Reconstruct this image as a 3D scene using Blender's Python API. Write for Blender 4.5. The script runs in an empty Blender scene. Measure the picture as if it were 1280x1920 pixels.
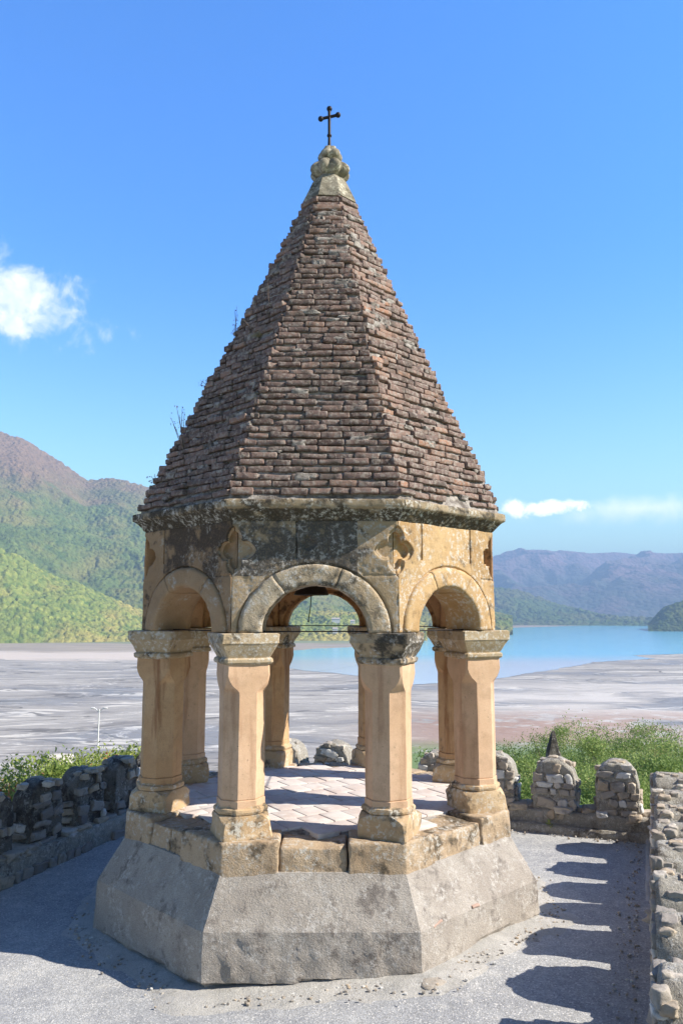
import bpy, math, random
import numpy as np
random.seed(7); rng = np.random.default_rng(11)
R = math.radians
SC = bpy.context.scene; COL = SC.collection

# ------------------------------------------------------------------ camera
cam_d = bpy.data.cameras.new('camera'); cam = bpy.data.objects.new('camera', cam_d); COL.objects.link(cam)
cam_d.sensor_fit = 'HORIZONTAL'; cam_d.sensor_width = 36; cam_d.lens = 36 * 1453.7 / 1280
cam_d.clip_start = 0.05; cam_d.clip_end = 60000
CX, CY, CZ, F = .22, -7.646, 2.583, 1453.7
YAW, PITCH = R(-.115), R(7.397)
cam.location = (CX, CY, CZ); cam.rotation_euler = (R(90) + PITCH, 0, -YAW)
SC.camera = cam
# ------------------------------------------------------------------ light
SUN_AZ, SUN_EL = R(78), R(38)            # azimuth counted from -Y towards +X
sdir = np.array([math.sin(SUN_AZ) * math.cos(SUN_EL), -math.cos(SUN_AZ) * math.cos(SUN_EL), math.sin(SUN_EL)])
sl = bpy.data.lights.new('sun', 'SUN'); so = bpy.data.objects.new('sun', sl); COL.objects.link(so)
sl.energy = 5.0; sl.angle = R(.5); sl.color = (1, .92, .80)
so.rotation_euler = (math.pi / 2 - SUN_EL, 0, SUN_AZ)
W = bpy.data.worlds.new('World'); SC.world = W; W.use_nodes = True
SC.view_settings.view_transform = 'Standard'; SC.view_settings.look = 'None'
SC.view_settings.exposure = .95; SC.view_settings.gamma = 1


class NT:
    """tiny helper to write node trees"""
    def __init__(s, tree): s.t = tree; s.n = tree.nodes; s.l = tree.links
    def node(s, typ, ins=None, **kw):
        n = s.n.new(typ)
        for k, v in kw.items(): setattr(n, k, v)
        for k, v in (ins or {}).items(): s.put(n.inputs[k], v)
        return n
    def put(s, sock, v):
        if isinstance(v, bpy.types.NodeSocket): s.l.new(v, sock)
        elif isinstance(v, (tuple, list)) and len(v) == 3 and sock.type == 'RGBA': sock.default_value = (*v, 1)
        else: sock.default_value = v
    def m(s, op, a, b=None, c=None, clamp=False):
        n = s.node('ShaderNodeMath', operation=op, use_clamp=clamp); s.put(n.inputs[0], a)
        if b is not None: s.put(n.inputs[1], b)
        if c is not None: s.put(n.inputs[2], c)
        return n.outputs[0]
    def vm(s, op, a, b=None):
        n = s.node('ShaderNodeVectorMath', operation=op); s.put(n.inputs[0], a)
        if b is not None: s.put(n.inputs[1], b)
        return n.outputs['Value'] if op in ('DOT_PRODUCT', 'LENGTH', 'DISTANCE') else n.outputs[0]
    def noise(s, vec, scale, detail=4, rough=.55, dist=0):
        return s.node('ShaderNodeTexNoise', {'Vector': vec, 'Scale': scale, 'Detail': detail, 'Roughness': rough, 'Distortion': dist}).outputs[0]
    def ss(s, v, a, b, lo=0., hi=1.):
        n = s.node('ShaderNodeMapRange', {0: v, 1: a, 2: b, 3: lo, 4: hi}, interpolation_type='SMOOTHSTEP'); return n.outputs[0]
    def mix(s, f, a, b, blend='MIX'):
        n = s.node('ShaderNodeMix', data_type='RGBA', blend_type=blend)
        s.put(n.inputs[0], f); s.put(n.inputs[6], a); s.put(n.inputs[7], b); return n.outputs[2]
    def scale(s, v, xyz):
        return s.vm('MULTIPLY', v, xyz)


def mat(name, rough=.85, spec=.3):
    m = bpy.data.materials.new(name); m.use_nodes = True
    t = NT(m.node_tree); b = m.node_tree.nodes['Principled BSDF']
    b.inputs['Roughness'].default_value = rough
    b.inputs['Specular IOR Level'].default_value = spec
    t.b = b; t.o = t.node('ShaderNodeTexCoord').outputs['Object']; return m, t


def bump(t, h, strength, dist, normal=None):
    n = t.node('ShaderNodeBump', {'Strength': strength, 'Distance': dist, 'Height': h})
    if normal is not None: t.put(n.inputs['Normal'], normal)
    return n.outputs[0]


# sky: Nishita + two small cumulus and a thin veil, placed by direction
wt = NT(W.node_tree); bg = W.node_tree.nodes['Background']
sky = wt.node('ShaderNodeTexSky', sky_type='NISHITA', sun_disc=False, sun_elevation=SUN_EL,
              sun_rotation=math.pi - SUN_AZ, altitude=700, air_density=1.0, dust_density=.35, ozone_density=3.0)
dirv = wt.vm('NORMALIZE', wt.node('ShaderNodeTexCoord').outputs['Generated'])


def pdir(x, y):
    v = np.array([(x - 640) / F, 1., -(y - 960) / F])
    c, s_ = math.cos(PITCH), math.sin(PITCH)
    v = np.array([v[0], v[1] * c - v[2] * s_, v[1] * s_ + v[2] * c])
    c, s_ = math.cos(YAW), math.sin(YAW)
    v = np.array([v[0] * c + v[1] * s_, -v[0] * s_ + v[1] * c, v[2]])
    return v / np.linalg.norm(v)


def cloud(x, y, rx, ry, edge, sc, tilt=0., soft=.35, seed=0.):
    c = pdir(x, y); r = np.cross(c, [0, 0, 1]); r /= np.linalg.norm(r); u = np.cross(r, c)
    r, u = r * math.cos(tilt) + u * math.sin(tilt), u * math.cos(tilt) - r * math.sin(tilt)
    d = wt.vm('SUBTRACT', dirv, tuple(float(q) for q in c))
    a = wt.m('DIVIDE', wt.vm('DOT_PRODUCT', d, tuple(float(q) for q in r)), rx)
    b = wt.m('DIVIDE', wt.vm('DOT_PRODUCT', d, tuple(float(q) for q in u)), ry)
    rad = wt.m('SQRT', wt.m('ADD', wt.m('MULTIPLY', a, a), wt.m('MULTIPLY', b, b)))
    n = wt.noise(wt.vm('ADD', dirv, (seed, seed, 0)), sc, 9, .62, .35)
    v = wt.m('ADD', wt.m('SUBTRACT', 1., rad), wt.m('MULTIPLY', wt.m('SUBTRACT', n, .5), edge))
    return wt.ss(v, 0, soft)


c1 = cloud(-38, 533, .155, .052, 2.5, 24, R(-9), .9)
c1b = cloud(22, 604, .040, .022, 1.8, 40, R(-22), .6)
c2 = cloud(1035, 953, .062, .0115, 2.0, 60, R(2), .6)
c2b = cloud(965, 952, .020, .015, 1.6, 60, 0, .6)
c3 = cloud(1210, 953, .15, .022, 1.4, 30, R(1), 1.2)
cm = wt.m('MAXIMUM', wt.m('MAXIMUM', c1, c1b), wt.m('MAXIMUM', wt.m('MULTIPLY', c2, .95), c2b))
cm = wt.m('MAXIMUM', cm, wt.m('MULTIPLY', c3, .6), clamp=True)
zz = wt.node('ShaderNodeSeparateXYZ', {0: dirv}).outputs[2]
tint = wt.mix(wt.ss(wt.m('POWER', wt.m('MAXIMUM', zz, 0), .75), .04, .56), (1.72, 1.80, 1.08), (.47, 1.12, 1.82))
tint = wt.mix(wt.ss(zz, .67, .84), tint, (.05, .10, .24))          # zenith darkened on purpose to cut the fill light from above
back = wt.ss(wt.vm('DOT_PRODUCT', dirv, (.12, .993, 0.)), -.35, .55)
tint = wt.mix(back, wt.mix(1., tint, (.33, .31, .30), 'MULTIPLY'), tint)   # sky behind the viewer dimmed to weaken fill and deepen shadows
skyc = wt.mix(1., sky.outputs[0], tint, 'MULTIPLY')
shade = wt.noise(dirv, 30, 5)
ccol = wt.mix(wt.ss(shade, .35, .65), (5.0, 5.6, 6.3), (7.2, 7.2, 7.2))
ccol = wt.mix(wt.ss(zz, .24, .16), ccol, (13., 12.4, 11.6))      # low clouds are seen through the most air
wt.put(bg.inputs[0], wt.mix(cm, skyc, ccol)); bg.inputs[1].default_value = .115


# ------------------------------------------------------------------ numpy noise
def vn(P, seed=0):
    P = np.asarray(P, float); i = np.floor(P).astype(np.int64); f = P - i; f = f * f * (3 - 2 * f)
    def h(a, b, c):
        n = (a * 73856093) ^ (b * 19349663) ^ (c * 83492791) ^ (seed * 2654435761)
        n = (n ^ (n >> 13)) * 1274126177 & 0xffffffff; n = (n ^ (n >> 16)) * 668265263 & 0xffffffff
        return ((n ^ (n >> 15)) & 0xffff) / 32767.5 - 1
    r = 0
    for a in (0, 1):
        for b in (0, 1):
            for c in (0, 1):
                w = (f[:, 0] if a else 1 - f[:, 0]) * (f[:, 1] if b else 1 - f[:, 1]) * (f[:, 2] if c else 1 - f[:, 2])
                r = r + w * h(i[:, 0] + a, i[:, 1] + b, i[:, 2] + c)
    return r


def fbm(P, sc=1., o=4, seed=0, g=.5):
    P = np.asarray(P, float) * sc; r = 0; a = 1; t = 0
    for k in range(o): r = r + a * vn(P + 17.3 * k, seed + k); t += a; a *= g; P = P * 2.03
    return r / t


def nv(P, sc, o=3, seed=0):
    return np.stack([fbm(P, sc, o, seed + 31 * k) for k in range(3)], 1)


# ------------------------------------------------------------------ mesh helpers
def mk(name, V, Fs, material, parent=None, smooth=True, tint=None, mi=None, mats=None):
    V = np.asarray(V, np.float32); me = bpy.data.meshes.new(name)
    if isinstance(Fs, np.ndarray):
        n, k = Fs.shape; me.vertices.add(len(V)); me.vertices.foreach_set('co', V.ravel())
        me.loops.add(n * k); me.loops.foreach_set('vertex_index', Fs.ravel().astype(np.int32))
        me.polygons.add(n); me.polygons.foreach_set('loop_start', (np.arange(n) * k).astype(np.int32))
        me.polygons.foreach_set('loop_total', np.full(n, k, np.int32)); me.update(calc_edges=True)
    else:
        me.from_pydata([tuple(map(float, v)) for v in V], [], [tuple(map(int, f)) for f in Fs])
    if tint is not None:
        a = me.attributes.new('tint', 'FLOAT', 'POINT'); a.data.foreach_set('value', np.asarray(tint, np.float32))
    for m_ in (mats or [material]): me.materials.append(m_)
    if mi is not None: me.polygons.foreach_set('material_index', np.asarray(mi, np.int32))
    me.polygons.foreach_set('use_smooth', np.full(len(me.polygons), bool(smooth), bool))
    if smooth == 'crease': me.set_sharp_from_angle(angle=R(24))
    o = bpy.data.objects.new(name, me); COL.objects.link(o)
    if parent: o.parent = parent
    return o


def tag(o, label=None, cat=None, group=None, kind=None):
    for k, v in (('label', label), ('category', cat), ('group', group), ('kind', kind)):
        if v: o[k] = v
    return o


def empty(name, loc=(0, 0, 0)):
    o = bpy.data.objects.new(name, None); COL.objects.link(o); o.location = loc; o.empty_display_size = .2; return o


def child(o, par):
    """parent keeping the child's mesh coordinates in world space"""
    o.parent = par; o.matrix_parent_inverse.identity()
    o.location = tuple(-v for v in par.location) if par.type == 'EMPTY' else (0, 0, 0)
    return o


class Batch:
    def __init__(s): s.V = []; s.F = []; s.T = []; s.M = []; s.n = 0
    def add(s, V, Fq, tint=0., mi=0):
        s.V.append(V); s.F.append(Fq + s.n); s.n += len(V)
        s.T.append(np.full(len(V), tint) if np.isscalar(tint) else tint); s.M.append(np.full(len(Fq), mi))
    def build(s, name, material, parent=None, smooth=True, mats=None):
        return mk(name, np.concatenate(s.V), np.concatenate(s.F), material, parent, smooth, np.concatenate(s.T), np.concatenate(s.M), mats)


_T = {}


def gridbox(xs, ys, zs):
    """surface grid of a box with given coordinate lists; returns V,F quads"""
    key = (len(xs), len(ys), len(zs))
    if key not in _T:
        idx = {}; L = []; Fq = []
        def vid(i, j, k):
            if (i, j, k) not in idx: idx[(i, j, k)] = len(L); L.append((i, j, k))
            return idx[(i, j, k)]
        a, b, c = key
        for i in range(a - 1):
            for j in range(b - 1):
                Fq.append((vid(i, j, 0), vid(i, j + 1, 0), vid(i + 1, j + 1, 0), vid(i + 1, j, 0)))
                Fq.append((vid(i, j, c - 1), vid(i + 1, j, c - 1), vid(i + 1, j + 1, c - 1), vid(i, j + 1, c - 1)))
        for i in range(a - 1):
            for k in range(c - 1):
                Fq.append((vid(i, 0, k), vid(i + 1, 0, k), vid(i + 1, 0, k + 1), vid(i, 0, k + 1)))
                Fq.append((vid(i, b - 1, k), vid(i, b - 1, k + 1), vid(i + 1, b - 1, k + 1), vid(i + 1, b - 1, k)))
        for j in range(b - 1):
            for k in range(c - 1):
                Fq.append((vid(0, j, k), vid(0, j, k + 1), vid(0, j + 1, k + 1), vid(0, j + 1, k)))
                Fq.append((vid(a - 1, j, k), vid(a - 1, j + 1, k), vid(a - 1, j + 1, k + 1), vid(a - 1, j, k + 1)))
        _T[key] = (np.array(L), np.array(Fq))
    L, Fq = _T[key]
    xs, ys, zs = np.asarray(xs), np.asarray(ys), np.asarray(zs)
    return np.stack([xs[L[:, 0]], ys[L[:, 1]], zs[L[:, 2]]], 1), Fq


def axis_pts(h, r, n):
    r = min(r, h * .98)
    return [-h, -h + .3 * r, -(h - r)] + list(np.linspace(-(h - r), h - r, n + 2)[1:-1]) + [h - r, h - .3 * r, h]


def rbox(hx, hy, hz, r, n=(2, 0, 0)):
    V, Fq = gridbox(axis_pts(hx, r, n[0]), axis_pts(hy, r, n[1]), axis_pts(hz, r, n[2]))
    h = np.array([hx, hy, hz]); q = np.clip(V, -np.maximum(h - r, 0), np.maximum(h - r, 0))
    d = V - q; l = np.linalg.norm(d, axis=1, keepdims=True)
    return q + d / np.maximum(l, 1e-9) * np.minimum(r, 1e9) * (l > 1e-9), Fq


def rot(ax, a):
    c, s_ = math.cos(a), math.sin(a)
    return np.array({'x': [[1, 0, 0], [0, c, -s_], [0, s_, c]], 'y': [[c, 0, s_], [0, 1, 0], [-s_, 0, c]],
                     'z': [[c, -s_, 0], [s_, c, 0], [0, 0, 1]]}[ax])


def rock(h, amp=.18, n=3, seed=0):
    """irregular field stone, half sizes h"""
    V, Fq = rbox(1, 1, 1, .32, (n, n, n))
    V = V + nv(V + seed * 3.7, 1.1, 3, seed) * amp * 2.1 + nv(V + seed, 3.1, 2, seed) * amp * .7
    return V * np.array(h), Fq


def tube(pts, rad, seg=6):
    pts = np.asarray(pts, float); V = []; n = len(pts)
    for i, p in enumerate(pts):
        d = pts[min(i + 1, n - 1)] - pts[max(i - 1, 0)]; d /= np.linalg.norm(d) + 1e-12
        a = np.cross(d, [0, 0, 1] if abs(d[2]) < .9 else [1, 0, 0]); a /= np.linalg.norm(a); b = np.cross(d, a)
        r = rad[i] if hasattr(rad, '__len__') else rad
        for k in range(seg):
            t = 2 * math.pi * k / seg; V.append(p + r * (a * math.cos(t) + b * math.sin(t)))
    Fq = [(i * seg + k, i * seg + (k + 1) % seg, (i + 1) * seg + (k + 1) % seg, (i + 1) * seg + k) for i in range(n - 1) for k in range(seg)]
    return np.array(V), np.array(Fq)


def lathe(prof, seg=24, fn=None):
    V = []; n = len(prof)
    for r, z in prof:
        for k in range(seg):
            t = 2 * math.pi * k / seg; rr = r * (fn(t, z) if fn else 1); V.append((rr * math.cos(t), rr * math.sin(t), z))
    Fq = [(i * seg + k, i * seg + (k + 1) % seg, (i + 1) * seg + (k + 1) % seg, (i + 1) * seg + k) for i in range(n - 1) for k in range(seg)]
    return np.array(V), np.array(Fq)


def pol(r, az, z=0.):
    return np.array([r * math.sin(az), -r * math.cos(az), z])


def densify(prof, step):
    out = [prof[0]]
    for a, b in zip(prof[:-1], prof[1:]):
        L = math.dist(a, b); n = max(1, int(round(L / step)))
        for i in range(1, n + 1): out.append((a[0] + (b[0] - a[0]) * i / n, a[1] + (b[1] - a[1]) * i / n))
    return out


def octa(prof, nu, cx=lambda z: 0.):
    """ring surface following an octagon; profile = (vertex radius, z)"""
    V = []
    for r, z in prof:
        for k in range(8):
            A = pol(r, R(-22.5 + 45 * k), z); B = pol(r, R(22.5 + 45 * k), z)
            for i in range(nu):
                V.append(A + (B - A) * i / nu + [cx(z), 0, 0])
    m = 8 * nu
    Fq = [(j * m + i, j * m + (i + 1) % m, (j + 1) * m + (i + 1) % m, (j + 1) * m + i) for j in range(len(prof) - 1) for i in range(m)]
    return np.array(V), np.array(Fq)


def outward(V):
    d = V.copy(); d[:, 2] = 0; return d / np.maximum(np.linalg.norm(d, axis=1, keepdims=True), 1e-6)


# ------------------------------------------------------------------ materials
def stone(name, ca, cb, crust=(.07, .06, .055), crust_t=.62, lich=(.62, .61, .57), lich_t=.62, streak=0., bscale=1., bstr=.5, zdark=None, grain=.2, rust=0., blocks=0.):
    m, t = mat(name, .9, .2); o = t.o
    n1 = t.noise(o, 2.2, 5, .6); n2 = t.noise(o, 9, 6, .65); n3 = t.noise(o, 70, 3, .7); n4 = t.noise(o, 190, 2, .6)
    col = t.mix(t.ss(n1, .32, .68), ca, cb)
    col = t.mix(t.m('MULTIPLY', t.ss(n2, .45, .7), .35), col, tuple(c * .62 for c in ca))
    if rust:
        sv = t.scale(o, (9, 9, 1.1)); rn = t.noise(sv, 1., 5, .6)
        col = t.mix(t.m('MULTIPLY', t.ss(rn, .5, .68), rust), col, (.22, .085, .035))
    if streak:
        sn = t.noise(t.scale(o, (1, 1, 14)), 2.5, 4, .6)
        col = t.mix(t.m('MULTIPLY', t.ss(sn, .4, .7), streak), col, tuple(c * 1.3 for c in cb))
    cn = t.m('ADD', t.m('MULTIPLY', n2, .55), t.m('MULTIPLY', t.noise(o, 3.1, 3, .5), .45))
    if blocks:
        bt_ = t.node('ShaderNodeAttribute', attribute_name='tint').outputs['Fac']
        cn = t.m('ADD', cn, t.m('MULTIPLY', t.m('SUBTRACT', bt_, .5), blocks))
        col = t.mix(t.m('MULTIPLY', bt_, .45), col, tuple(c * .5 for c in ca))
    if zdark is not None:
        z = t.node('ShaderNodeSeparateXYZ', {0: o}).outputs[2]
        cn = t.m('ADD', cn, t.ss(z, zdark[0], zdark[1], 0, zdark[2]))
    cf = t.m('MULTIPLY', t.ss(cn, crust_t - .05, crust_t + .06), t.ss(n3, .25, .55, .62, 1.))
    col = t.mix(cf, col, crust)
    ln = t.m('MULTIPLY', t.ss(t.noise(o, 5.3, 4, .6), lich_t - .12, lich_t + .05), t.ss(t.m('ADD', t.m('MULTIPLY', t.noise(o, 26, 6, .7), .75), t.m('MULTIPLY', n3, .25)), .49, .58))
    col = t.mix(t.m('MULTIPLY', ln, .85), col, lich)
    col = t.mix(grain, col, t.mix(t.ss(n4, .3, .7), (.25, .25, .25), (.8, .8, .8)), 'OVERLAY')
    t.put(t.b.inputs['Base Color'], col)
    pit = t.m('MULTIPLY', t.ss(t.noise(o, 48, 3, .55), .665, .70), t.ss(n1, .35, .6)); col = t.mix(t.m('MULTIPLY', pit, .55), col, (.10, .075, .05))
    t.put(t.b.inputs['Base Color'], col)
    h = t.m('ADD', t.m('MULTIPLY', n3, .6), t.m('ADD', t.m('MULTIPLY', n2, 1.2), t.m('MULTIPLY', n4, .3)))
    t.put(t.b.inputs['Normal'], bump(t, h, bstr, .012 * bscale)); return m


SAND = (.50, .335, .185); SAND2 = (.57, .40, .235)
M_shaft2 = stone('sandstone_stained', (.50, .31, .165), (.58, .39, .225), crust_t=.66, lich_t=.8, bstr=.3, bscale=.5, rust=.7, grain=.2)
M_shaft = stone('sandstone_smooth', (.58, .385, .245), (.66, .455, .305), crust_t=.75, lich_t=.8, bstr=.25, bscale=.5, rust=.35, grain=.2)
M_base = stone('sandstone_base', (.46, .315, .18), (.54, .41, .26), crust=(.10, .085, .065), crust_t=.58, lich=(.60, .57, .5), lich_t=.52, bstr=.55, streak=.2)
M_cap = stone('sandstone_capital', (.40, .29, .17), (.46, .37, .25), crust=(.085, .075, .06), crust_t=.555, lich=(.6, .58, .53), lich_t=.5, bstr=.5)
M_capd = stone('capital_crusted', (.36, .26, .16), (.44, .35, .24), crust=(.06, .054, .046), crust_t=.47, lich=(.5, .48, .45), lich_t=.5, bstr=.6)
M_yellow = stone('sandstone_yellow', (.42, .265, .125), (.55, .385, .21), crust=(.15, .115, .08), crust_t=.54, lich=(.58, .54, .48), lich_t=.52, bstr=.5, blocks=.16)
M_dark = stone('sandstone_crusted', (.38, .28, .17), (.46, .35, .23), crust=(.088, .079, .07), crust_t=.51, lich=(.42, .40, .37), lich_t=.50, bstr=.6, blocks=.36)
M_brown = stone('sandstone_brown', (.34, .225, .13), (.40, .28, .17), crust=(.08, .06, .045), crust_t=.53, lich=(.45, .42, .37), lich_t=.62, bstr=.5, zdark=(2.9, 3.3, .05), blocks=.22)
M_ring = stone('sandstone_ring', (.40, .31, .205), (.50, .42, .31), crust=(.10, .088, .07), crust_t=.53, lich=(.60, .575, .53), lich_t=.48, bstr=.9, bscale=1.3)
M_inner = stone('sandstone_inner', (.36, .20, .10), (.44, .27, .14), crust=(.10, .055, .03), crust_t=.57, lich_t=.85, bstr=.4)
M_cornice = stone('sandstone_cornice', (.30, .23, .145), (.40, .32, .22), crust=(.062, .052, .04), crust_t=.50, zdark=(3.40, 3.38, .12), lich=(.55, .53, .48), lich_t=.52, bstr=.7)  # below the slab, crust is thickened to paint in the underside's shade
M_kerb = stone('kerb_sandstone', (.42, .305, .195), (.52, .405, .28), crust=(.12, .095, .065), crust_t=.555, lich=(.58, .55, .49), lich_t=.52, bstr=.8, bscale=1.6)
M_finial = stone('finial_stone', (.20, .175, .125), (.31, .28, .22), crust=(.11, .10, .07), crust_t=.55, lich=(.6, .57, .45), lich_t=.5, bstr=.5)
M_plinth = stone('cement_render', (.33, .295, .258), (.41, .375, .332), crust=(.19, .168, .15), crust_t=.575, lich=(.50, .475, .44), lich_t=.55, bstr=.7, bscale=1.4, grain=.45)
M_rubmortar = stone('old_lime_mortar', (.36, .33, .28), (.47, .44, .38), crust=(.15, .13, .11), crust_t=.58, lich=(.62, .60, .55), lich_t=.5, bstr=1., bscale=3., grain=.6)
M_moss_shade = stone('mossy_shaded_mortar', (.16, .145, .125), (.26, .24, .21), crust=(.07, .065, .06), crust_t=.52, lich=(.42, .41, .38), lich_t=.54, bstr=1., bscale=3., grain=.6)  # mossy tone plus painted shade: darker mortar for the left merlons
M_foot = stone('cement_skirt', (.40, .39, .365), (.49, .475, .445), crust=(.24, .23, .21), crust_t=.62, lich=(.6, .59, .56), lich_t=.6, bstr=.6, bscale=1.5, grain=.45)

m, t = mat('roof_brick', .92, .15); M_brick = m          # per-brick tint 0..1
ti = t.node('ShaderNodeAttribute', attribute_name='tint').outputs['Fac']
n1 = t.noise(t.o, 30, 5, .7); n2 = t.noise(t.o, 110, 3, .7); n3 = t.noise(t.o, 3., 4, .6)
rp = t.node('ShaderNodeValToRGB', {0: ti}); e = rp.color_ramp.elements
e[0].color = (.12, .08, .07, 1); e[1].color = (.40, .22, .15, 1)
for p_, c_ in ((.3, (.175, .125, .112)), (.55, (.232, .162, .142)), (.78, (.30, .20, .165)), (.9, (.34, .215, .165))):
    q = e.new(p_); q.color = (*c_, 1)
col = t.mix(t.m('MULTIPLY', t.ss(n1, .46, .62), .78), rp.outputs[0], (.40, .35, .31))
col = t.mix(t.m('MULTIPLY', t.ss(t.m('ADD', t.m('MULTIPLY', n3, .5), t.m('MULTIPLY', t.noise(t.o, 14, 4, .6), .5)), .5, .62), .65), col, (.105, .09, .08))
col = t.mix(.35, col, t.mix(n2, (.2, .2, .2), (.8, .8, .8)), 'OVERLAY')
t.put(t.b.inputs['Base Color'], col)
t.put(t.b.inputs['Normal'], bump(t, t.m('ADD', n1, t.m('MULTIPLY', n2, .6)), .9, .012))

m, t = mat('roof_mortar', .95, .1); M_mort = m
n1 = t.noise(t.o, 14, 6, .65); n2 = t.noise(t.o, 90, 3, .7)
col = t.mix(t.ss(n1, .35, .65), (.16, .135, .12), (.50, .46, .42))
t.put(t.b.inputs['Base Color'], col); t.put(t.b.inputs['Normal'], bump(t, t.m('ADD', n1, n2), 1., .015))

m, t = mat('rubble_stone', .9, .2); M_rub = m
ti = t.node('ShaderNodeAttribute', attribute_name='tint').outputs['Fac']
rp = t.node('ShaderNodeValToRGB', {0: ti}); e = rp.color_ramp.elements
e[0].color = (.20, .18, .17, 1); e[1].color = (.66, .65, .62, 1)
for p_, c_ in ((.3, (.33, .30, .27)), (.55, (.40, .36, .31)), (.75, (.46, .37, .27))):
    q = e.new(p_); q.color = (*c_, 1)
n1 = t.noise(t.o, 12, 6, .65); n2 = t.noise(t.o, 80, 3, .7)
col = t.mix(t.m('MULTIPLY', t.ss(n1, .5, .66), .6), rp.outputs[0], (.2, .18, .15))
col = t.mix(.4, col, t.mix(n2, (.2, .2, .2), (.8, .8, .8)), 'OVERLAY')
t.put(t.b.inputs['Base Color'], col); t.put(t.b.inputs['Normal'], bump(t, t.m('ADD', n1, t.m('MULTIPLY', n2, .5)), .6, .015))

m, t = mat('terrace_gravel', .95, .15); M_ground = m
n0 = t.noise(t.o, .8, 4, .6); n1 = t.noise(t.o, 6, 6, .65); n2 = t.noise(t.o, 120, 2, .7)
vo = t.node('ShaderNodeTexVoronoi', {'Vector': t.o, 'Scale': 105.}); vc = t.node('ShaderNodeSeparateColor', {0: vo.outputs['Color']}).outputs[0]
col = t.mix(t.ss(t.m('ADD', t.m('MULTIPLY', n0, .5), t.m('MULTIPLY', n1, .5)), .38, .62), (.325, .332, .345), (.425, .43, .43))
col = t.mix(t.m('MULTIPLY', t.ss(n1, .55, .7), .5), col, (.52, .51, .49))
col = t.mix(.5, col, t.mix(vc, (.25, .25, .25), (.74, .74, .74)), 'OVERLAY')
col = t.mix(t.ss(vc, .93, .96), col, (.62, .61, .59))
t.put(t.b.inputs['Base Color'], col)
t.put(t.b.inputs['Normal'], bump(t, t.m('ADD', t.m('MULTIPLY', vo.outputs[0], 1.), n2), .45, .005))

m, t = mat('floor_tiles', .85, .25); M_tile = m
ti = t.node('ShaderNodeAttribute', attribute_name='tint').outputs['Fac']
n1 = t.noise(t.o, 5, 6, .6); n2 = t.noise(t.o, 60, 3, .7)
col = t.mix(ti, (.55, .46, .415), (.64, .57, .53)); col = t.mix(t.ss(n1, .40, .60), col, (.66, .61, .57))
col = t.mix(.3, col, t.mix(n2, (.2, .2, .2), (.8, .8, .8)), 'OVERLAY')
t.put(t.b.inputs['Base Color'], col); t.put(t.b.inputs['Normal'], bump(t, n2, .4, .004))


def plain(name, c, rough=.6, metal=0., spec=.4, var=.15, sc=40):
    m, t = mat(name, rough, spec); n = t.noise(t.o, sc, 4, .6)
    t.put(t.b.inputs['Base Color'], t.mix(n, tuple(q * (1 - var) for q in c), tuple(q * (1 + var) for q in c)))
    t.b.inputs['Metallic'].default_value = metal; return m


M_iron = plain('dark_iron', (.018, .014, .016), .55, .3)
M_bell = plain('bell_bronze', (.03, .025, .02), .5, .5)
M_white = plain('white_paint', (.75, .75, .75), .5)
M_bark = plain('bark', (.16, .12, .09), .9, var=.4)
M_drystem = plain('dry_stem', (.20, .15, .12), .9)


def leafmat(name, a, b, c, t2=.9):
    m, t = mat(name, .6, .25)
    ti = t.node('ShaderNodeAttribute', attribute_name='tint').outputs['Fac']
    rp = t.node('ShaderNodeValToRGB', {0: ti}); e = rp.color_ramp.elements
    e[0].color = (*a, 1); e[1].color = (*c, 1); q = e.new(t2 - .06); q.color = (*b, 1)
    t.put(t.b.inputs['Base Color'], rp.outputs[0])
    tr = t.node('ShaderNodeBsdfTranslucent', {0: rp.outputs[0]})
    mx = t.node('ShaderNodeMixShader', {0: .35, 1: t.b.outputs[0], 2: tr.outputs[0]})
    t.l.new(mx.outputs[0], m.node_tree.nodes['Material Output'].inputs[0]); return m


M_leaf = leafmat('acacia_leaves', (.12, .19, .045), (.33, .43, .13), (.44, .40, .18))
M_shrub = leafmat('shrub_leaves', (.16, .24, .05), (.46, .50, .14), (.50, .12, .08), .94)
M_grass = leafmat('dry_grass', (.30, .26, .15), (.5, .46, .3), (.55, .5, .35))
M_violet = leafmat('violet_weed', (.16, .14, .30), (.22, .2, .4), (.3, .26, .45))

# =================================================================== PAVILION
pav = empty('stone_pavilion', (0, 0, 0))
tag(pav, 'octagonal sandstone pavilion with steep pointed brick roof and iron cross on grey cement plinth', 'pavilion')

def gtilt(P): return .08 * np.tanh(P[:, 0] / .9) * np.exp(-((P[:, 1] + 1.6) / 1.5) ** 2)      # the yard falls gently to the left


# plinth
Vp, Fp = octa(densify([(1.70, .70), (1.785, .685), (2.003, .345), (2.022, .05), (2.03, -.25)], .035), 44)
od = outward(Vp); zc = Vp[:, 2]
low = np.clip((.34 - zc) / .05, 0, 1)
frontm = np.clip((-Vp[:, 1] / np.linalg.norm(Vp[:, :2], axis=1) - .9) * 20, 0, 1)
ampl = .008 + .012 * low * frontm
Vp = Vp + od * (fbm(Vp, 3.0, 3, 3) * .010 + fbm(Vp, 16, 4, 5, .6) * ampl)[:, None]
und = (fbm(Vp * [1, 1, 0], 2.6, 4, 9) * .07 + .025 + .05 * np.tanh(Vp[:, 0] / .9))       # ragged lower edge of the render
Vp = Vp - od * (np.clip((und - zc) / .03, 0, 1) * .07)[:, None]
mk('plinth', Vp, Fp, M_plinth, pav, 'crease')

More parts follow.
